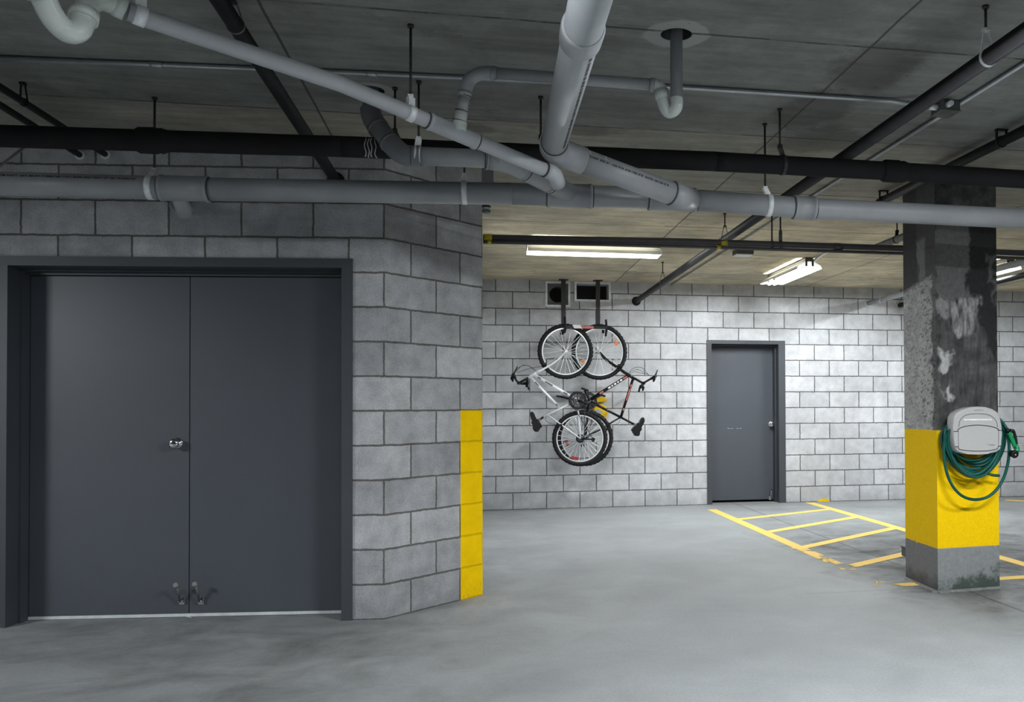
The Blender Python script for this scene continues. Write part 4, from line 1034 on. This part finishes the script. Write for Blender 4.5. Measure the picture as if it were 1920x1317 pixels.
bicycle(D-.54, (1060.2, 659.4), (1087.3, 822.6), 51.9, 'silver-white bicycle hanging on the back wall, handlebar to the left, in front', 'silver', dict(
    dark=False, drive=-1, bb=(1082, 751.3), ped_rot=.2, mech=(1111, 824),
    tubes=[((1012, 695.5), (990.5, 709), .0185), ((1001, 703), (1079, 749), .0185), ((996, 709), (1050, 766), .0155), ((1082, 751.3), (1019, 782), .0145)],
    stays=[([(1027, 778.5), (1087.3, 822.6)], .0085), ([(1082.5, 756), (1085, 790), (1087.3, 822.6)], .0105)],
    fork=[(1010, 697), (1030, 686), (1048, 673), (1060.2, 659.4)],
    decals=[((1008, 707.2), (1014, 710.7), .0189, 0, 'decal_grey'), ((1022, 715.4), (1036, 723.7), .0189, 0, 'decal_grey'), ((1056, 735.4), (1064, 740.2), .0189, 0, 'decal_grey'), ((1003, 716.4), (1010, 723.8), .0159, 0, 'decal_grey'), ((1042, 757.6), (1046, 761.8), .0159, 0, 'decal_grey')],
    cables=[(s1((150, 230), (200, 175), (270, 140), (350, 140), (430, 185), (515, 262)), .0028), (s1((160, 240), (240, 150), (310, 132), (380, 155), (450, 205), (500, 250)), .0028), (s1((160, 260), (260, 225), (400, 180), (540, 160), (620, 140)), .0026), (s1((585, 340), (720, 430), (860, 530), (1000, 610), (1050, 650)), .0022), (s1((650, 960), (640, 1030), (690, 1080), (790, 1110), (850, 1130)), .0026)],
    stem=((991, 708.8), (972.5, 719)), clamp=(972.5, 718.5), near=(960, 703.5, -.26), far=(991.5, 719, .24),
    levers=[([(961, 706, -.2), (964, 699, -.2), (969, 689, -.2)], [.013, .009, .006]), ([(962, 704, -.16), (959, 711, -.16), (961, 717, -.15)], [.02, .022, .008]), ([(989, 708, .15), (990, 718, .15), (988, 726, .15)], [.016, .02, .009]), ([(990, 716, .16), (991, 724, .16), (993, 731, .16)], [.01, .008, .009])],
    saddle=s1((405, 900), (385, 935), (400, 1010), (425, 1080), (432, 1180), (470, 1228), (528, 1218), (525, 1175), (578, 1155), (572, 1120), (530, 1055), (500, 1035), (470, 980), (440, 910)),
    post=((1019.5, 782), (1011.5, 787.5)), rail=(1009, 794), pedals=[((1052, 744), 1), ((1108, 759), -1)],
    fref=[], rref=[(-105, .045, .235, 'red')], brakes=[(1021, 683.5), (1050, 798)]))
bicycle(D-.34, (1123.7, 660.4), (1097.2, 821.5), 51.9, 'black and red bicycle hanging on the back wall, handlebar to the right, behind', 'bikeblack', dict(
    dark=True, drive=1, bb=(1104, 752), ped_rot=.35, mech=(1093, 835),
    tubes=[((1173.5, 700), (1190.5, 711.5), .019), ((1178, 704.5), (1107, 749.5), .0195), ((1187, 710.5), (1164, 783), .0165), ((1104, 752), (1164, 783), .0148)],
    stays=[([(1163, 783), (1136, 799), (1097.2, 821.5)], .0075), ([(1104, 756), (1100, 790), (1097.2, 821.5)], .0095)],
    fork=[(1175.5, 702), (1157, 689), (1137, 675), (1123.7, 660.4)],
    decals=[((1175, 706.4), (1168, 710.8), .0199, 0, 'decal_red'), ((1166, 712.1), (1140, 728.6), .0199, 0, 'decal_white'), ((1162, 714.6), (1160, 715.9), .0202, 0, 'bikeblack'), ((1157, 717.8), (1155, 719.1), .0202, 0, 'bikeblack'), ((1151, 721.6), (1149, 722.9), .0202, 0, 'bikeblack'), ((1146, 724.8), (1144.5, 725.7), .0202, 0, 'bikeblack'),
            ((1131, 734.3), (1124, 738.7), .0199, 0, 'decal_red'), ((1183.6, 721.2), (1182, 726), .0169, 0, 'decal_red'), ((1181, 729.4), (1174, 751.5), .0169, 0, 'decal_red'), ((1169.5, 765.7), (1168, 770.4), .0169, 0, 'decal_red')],
    cables=[(s2((730, 250), (790, 180), (880, 155), (960, 180), (1010, 240), (1040, 290)), .0028), (s2((740, 245), (800, 205), (880, 195), (960, 230), (1030, 265)), .0026), (s2((750, 260), (820, 225), (920, 245), (1000, 262), (1050, 270)), .0026), (s2((600, 935), (590, 990), (550, 1030), (480, 1045)), .0026)],
    stem=((1190, 710), (1206.5, 719.5)), clamp=(1206.5, 719), near=(1222.5, 706.5, -.26), far=(1206, 727, .22),
    levers=[([(1221, 709, -.2), (1224, 703, -.2), (1227, 695, -.2)], [.012, .009, .005]), ([(1219, 710, -.17), (1222, 712, -.17), (1220, 717, -.17)], [.02, .021, .01]), ([(1205, 722, .14), (1203, 728, .14), (1201.5, 735, .14)], [.012, .012, .012]), ([(1208, 721, .14), (1210, 727, .14), (1209, 733, .14)], [.014, .018, .009])],
    saddle=s2((948, 930), (970, 960), (960, 1010), (905, 1115), (892, 1205), (845, 1218), (808, 1200), (818, 1165), (775, 1140), (785, 1105), (840, 1050), (880, 1035), (915, 960)),
    post=((1164, 783), (1190, 796.5)), rail=(1192, 800), pedals=[((1094, 731), -1), ((1131, 741), 1)],
    fref=[(28, .034, .232, 'orange'), (212, .034, .232, 'orange')], rref=[(-165, .035, .225, 'red')], brakes=[(1161, 686), (1138, 805)]))
# the bracket that carries both front wheels
Yr = D-.13; t = thing('bike_rack', PY(1090, 614, D), 'dark steel ceiling bracket with two hooks carrying the bicycle wheels below the vents', 'bike rack')
for x0, x1, yb in ((1052.3, 1060.7, 613), (1117.2, 1125, 613)):
    a, b = PY(x0, 560, Yr), PY(x1, 560, Yr); zb = PY(x0, yb, Yr).z
    MB().box((a.x, Yr-.006, zb), (b.x, Yr+.006, CEIL-.006)).box((a.x-.03, Yr-.05, CEIL-.006), (b.x+.03, Yr+.05, CEIL)).build('upright', M['rack'], t)
Yk_ = D-.61; a, b = PY(1057, 611, Yk_), PY(1138, 617.5, Yk_)
cbx = MB().box((a.x, Yk_-.012, b.z), (b.x, Yk_+.006, a.z), .003).build('crossbar', M['black'], t)
a, b = PY(1090, 611.5, Yk_-.0125), PY(1113, 616.5, Yk_-.0125); MB().box((a.x, Yk_-.0135, b.z), (b.x, Yk_-.0122, a.z)).build('red_sticker', M['decal_red'], cbx)
a = [PY(x, y, Yk_-.0145) for x, y in ((1073, 609.5), (1088, 609.5), (1091.5, 616), (1077, 616))]; MB().prism(a, (0, .002, 0)).build('white_label', M['decal_white'], cbx)
for px, Yh, y0, y1 in ((1059, D-.54, 594, 625), (1136, D-.34, 599.5, 631)):
    r0 = PY(px, 617.5, Yh); rim_z = r0.z; xw = r0.x
    yf_ = min(Yh-.075, Yk_) if px < 1100 else Yk_
    m = MB().tube([(xw, Yr-.02, rim_z), (xw, yf_, rim_z)], .0115, 12).tube(arc([(xw, Yh-.05, rim_z), (xw, Yh-.075, rim_z), PY(px, y0, Yh-.075)], .02), .013, 12)
    m.tube([(xw, Yh-.075, rim_z), PY(px-.5, y1, Yh-.075)], [.016, .011], 12)
    m.box((xw-.022, Yr-.05, rim_z-.035), (xw+.022, Yr-.02, rim_z+.04)); m.build('wheel_hook', M['rubber'], t)
# yellow piece caught behind the black bicycle
Yy = D-.10; W = lambda x, y: PY(1090+x/8.23, 670+y/8.23, Yy)
t = thing('yellow_guard', W(300, 800), 'bright yellow curved plastic piece with a grey patch behind the black bicycle', 'plastic guard')
MB().prism([W(*p) for p in ((238, 628), (260, 618), (350, 616), (385, 632), (398, 655), (388, 680), (350, 694), (255, 696), (240, 690))], (0, .095, 0), .012, True).build('upper_piece', M['yellowp'], t)
MB().prism([W(*p) for p in ((180, 790), (235, 770), (275, 735), (310, 722), (350, 735), (380, 775), (412, 862), (375, 940), (330, 905), (300, 880), (240, 840), (185, 830))], (0, .095, 0), .006).build('lower_piece', M['yellowp'], t)
MB().prism([W(*p)+Vector((0, -.002, 0)) for p in ((200, 822), (232, 806), (280, 812), (330, 840), (315, 878), (290, 885), (240, 862))], (0, .003, 0)).build('grey_patch', M['reel'], t)

# ------------------------------------------------------------------ hose holder on the column
Yf = 5.52
H_ = lambda x, y, Y: PY(1740+x/6.272, 750+y/6.272, Y)
ct_ = H_(583, 640, 5.33)
t = thing('hose_holder', (ct_.x, 5.52, ct_.z), 'warm grey plastic hose holder with a domed top on the yellow column', 'hose holder')
outl = [(300, 205), (330, 155), (395, 115), (480, 90), (580, 80), (680, 87), (762, 106), (825, 146), (852, 200), (862, 300), (870, 400), (872, 530), (858, 585), (805, 622), (700, 638), (580, 645), (460, 640), (380, 628), (335, 600), (316, 540), (296, 450), (293, 330)]
def ol(sx=1, sy=1, cx=583, cy=365): return [(cx+(x-cx)*sx, cy+(y-cy)*sy) for x, y in outl]
body = MB().prism([H_(x, y, 5.33) for x, y in outl], (0, .085, 0), .014, True).build('holder_body', M['reel'], t)
MB().prism([H_(x, y, 5.40) for x, y in ol(.72, .62, 583, 330)], (0, .155, 0)).build('holder_drum', M['rack'], t)
MB().box(H_(400, 250, 5.52)+Vector((0, -.01, 0)), H_(760, 560, 5.56)+Vector((0, 0, 0))).build('back_plate', M['rack'], t)
def ridge(pts, r=.0022, mt='rack', nm='panel_seam', Y=5.3295, par=body, closed=False):
    MB().tube(catmull([H_(x, y, Y) for x, y in pts], 5, closed), r, 6, closed=closed).build(nm, M[mt], par)
ridge([(303, 372), (352, 370), (358, 345), (440, 312), (580, 298), (720, 310), (815, 338), (825, 358), (868, 360)], .0028)
ridge([(325, 552), (356, 554), (368, 582), (460, 598), (600, 604), (740, 596), (815, 574), (826, 548), (858, 545)], .0026)
ridge([(356, 345), (358, 550)], .0013); ridge([(832, 345), (828, 545)], .0013)
ridge([(362, 320), (372, 258), (400, 212), (460, 176), (580, 164), (700, 174), (768, 210), (805, 260), (818, 320)], .0017)
MB().box(H_(424, 226, 5.3275), H_(748, 243, 5.3305)).build('white_label_strip', M['decal_white'], body)
mk = plain('faint_grey_print', (.27, .265, .26), .6)
MB().prism([H_(*p, 5.3288) for p in ((680, 518), (720, 526), (760, 522), (800, 530), (770, 542), (730, 538))], (0, .002, 0)).build('moulded_logo', mk, body)
MB().prism([H_(*p, 5.3288) for p in ((545, 120), (600, 114), (655, 120), (648, 131), (600, 126), (550, 132))], (0, .002, 0)).build('moulded_logo', mk, body)
# coiled hose: one long line of turns hung over the drum
turns = [  # left x, right x, bottom y, top y, depth
    (150, 905, 905, 190, 5.455), (165, 893, 890, 200, 5.435), (215, 862, 850, 215, 5.475), (195, 880, 872, 205, 5.41), (235, 850, 815, 225, 5.46),
    (255, 840, 775, 235, 5.44), (268, 830, 742, 240, 5.42), (280, 820, 712, 250, 5.40), (150, 955, 1175, 175, 5.395), (215, 868, 910, 205, 5.385), (258, 845, 880, 220, 5.37)]
path = []
for k, (xl, xr, yb, yt, Y) in enumerate(turns):
    nx_ = turns[(k+1) % len(turns)]; n = 22
    for i in range(n):
        u = i/n; a = 2*PI*u-PI/2          # starts at the top, goes right and down
        f = u; L_ = xl+(nx_[0]-xl)*f*f; R_ = xr; T_ = yt+(nx_[3]-yt)*f; Yk = Y+(nx_[4]-Y)*f*f*f
        cx_ = (L_+R_)/2; hx = (R_-L_)/2; s_, c2 = math.sin(a), math.cos(a)
        mid_ = 440 if yb < 1100 else 560
        x = cx_+hx*math.copysign(abs(c2)**.92, c2)
        if s_ > 0: y = mid_+(yb-mid_)*s_**.95; x = cx_+(x-cx_)*(1-.22*s_*s_*(1 if yb < 1100 else .0))+(20 if k % 3 == 0 else -15 if k % 3 == 1 else 45)*s_**3*(1 if yb < 1100 else 0)
        else: y = mid_+(mid_-T_)*s_
        path.append(H_(x, y, Yk-.012*math.sin(3*a+k)))
pth = catmull(path, 3)
hs = MB().tube(pth, .0098, 10)
tail = catmull([path[-1], H_(560, 800, 5.42), H_(660, 850, 5.40), H_(700, 868, 5.43), H_(760, 885, 5.45), H_(838, 892, 5.46)], 6)
hs.tube(catmull([H_(640, 820, 5.46), H_(690, 858, 5.45), H_(750, 884, 5.44), H_(836, 893, 5.44)], 6), .0098, 10)
lead = catmull([H_(800, 190, 5.42), H_(862, 252, 5.40), H_(900, 300, 5.38), H_(932, 345, 5.37)], 6); hs.tube(lead, .0098, 10)
hose = hs.build('garden_hose', M['hose'], None, (ct_.x, 5.45, ct_.z-.2)); tag(hose, 'dark green garden hose coiled over the grey holder with one long hanging loop', 'hose')
o = thing('spray_nozzle', H_(1000, 480, 5.36), 'bright green and black spray nozzle hanging at the right of the hose coil', 'nozzle')
Hn = lambda x, y, Y=5.36: H_(x, y, Y)
MB().tube([Hn(926, 340), Hn(945, 380)], [.0125, .014], 14).build('hose_connector', M['black'], o)
MB().tube([Hn(943, 385), Hn(958, 402)], [.0155, .0165], 16).build('collar', M['green'], o)
MB().tube(catmull([Hn(955, 400), Hn(985, 460), Hn(1010, 520), Hn(1022, 552)], 4), [.0125, .0145, .0155, .016, .0165, .0165, .016, .0155, .015, .0145, .014, .014, .014], 16).build('grip', M['green'], o)
MB().tube(catmull([Hn(1020, 550), Hn(1040, 555), Hn(1045, 585), Hn(1030, 612)], 4), [.014]*4+[.0165]*4+[.019]*4+[.022], 16).build('nozzle_neck', M['green'], o)
MB().tube(catmull([Hn(965, 362), Hn(1000, 368), Hn(1022, 420), Hn(1040, 500), Hn(1048, 520)], 4), [.012]*6+[.010]*6+[.008]*5, 10).build('trigger', M['black'], o)
c_ = Hn(1018, 632, 5.34); MB().tube([c_+Vector((0, .03, .012)), c_+Vector((0, .02, 0)), c_+Vector((0, -.006, -.006)), c_+Vector((0, -.01, -.007))], [.020, .0265, .0265, .022], 26).build('spray_dial', M['black'], o)
MB().tube([c_+Vector((0, -.0095, -.007)), c_+Vector((0, -.012, -.007))], .004, 10).build('dial_centre', M['alu'], o)
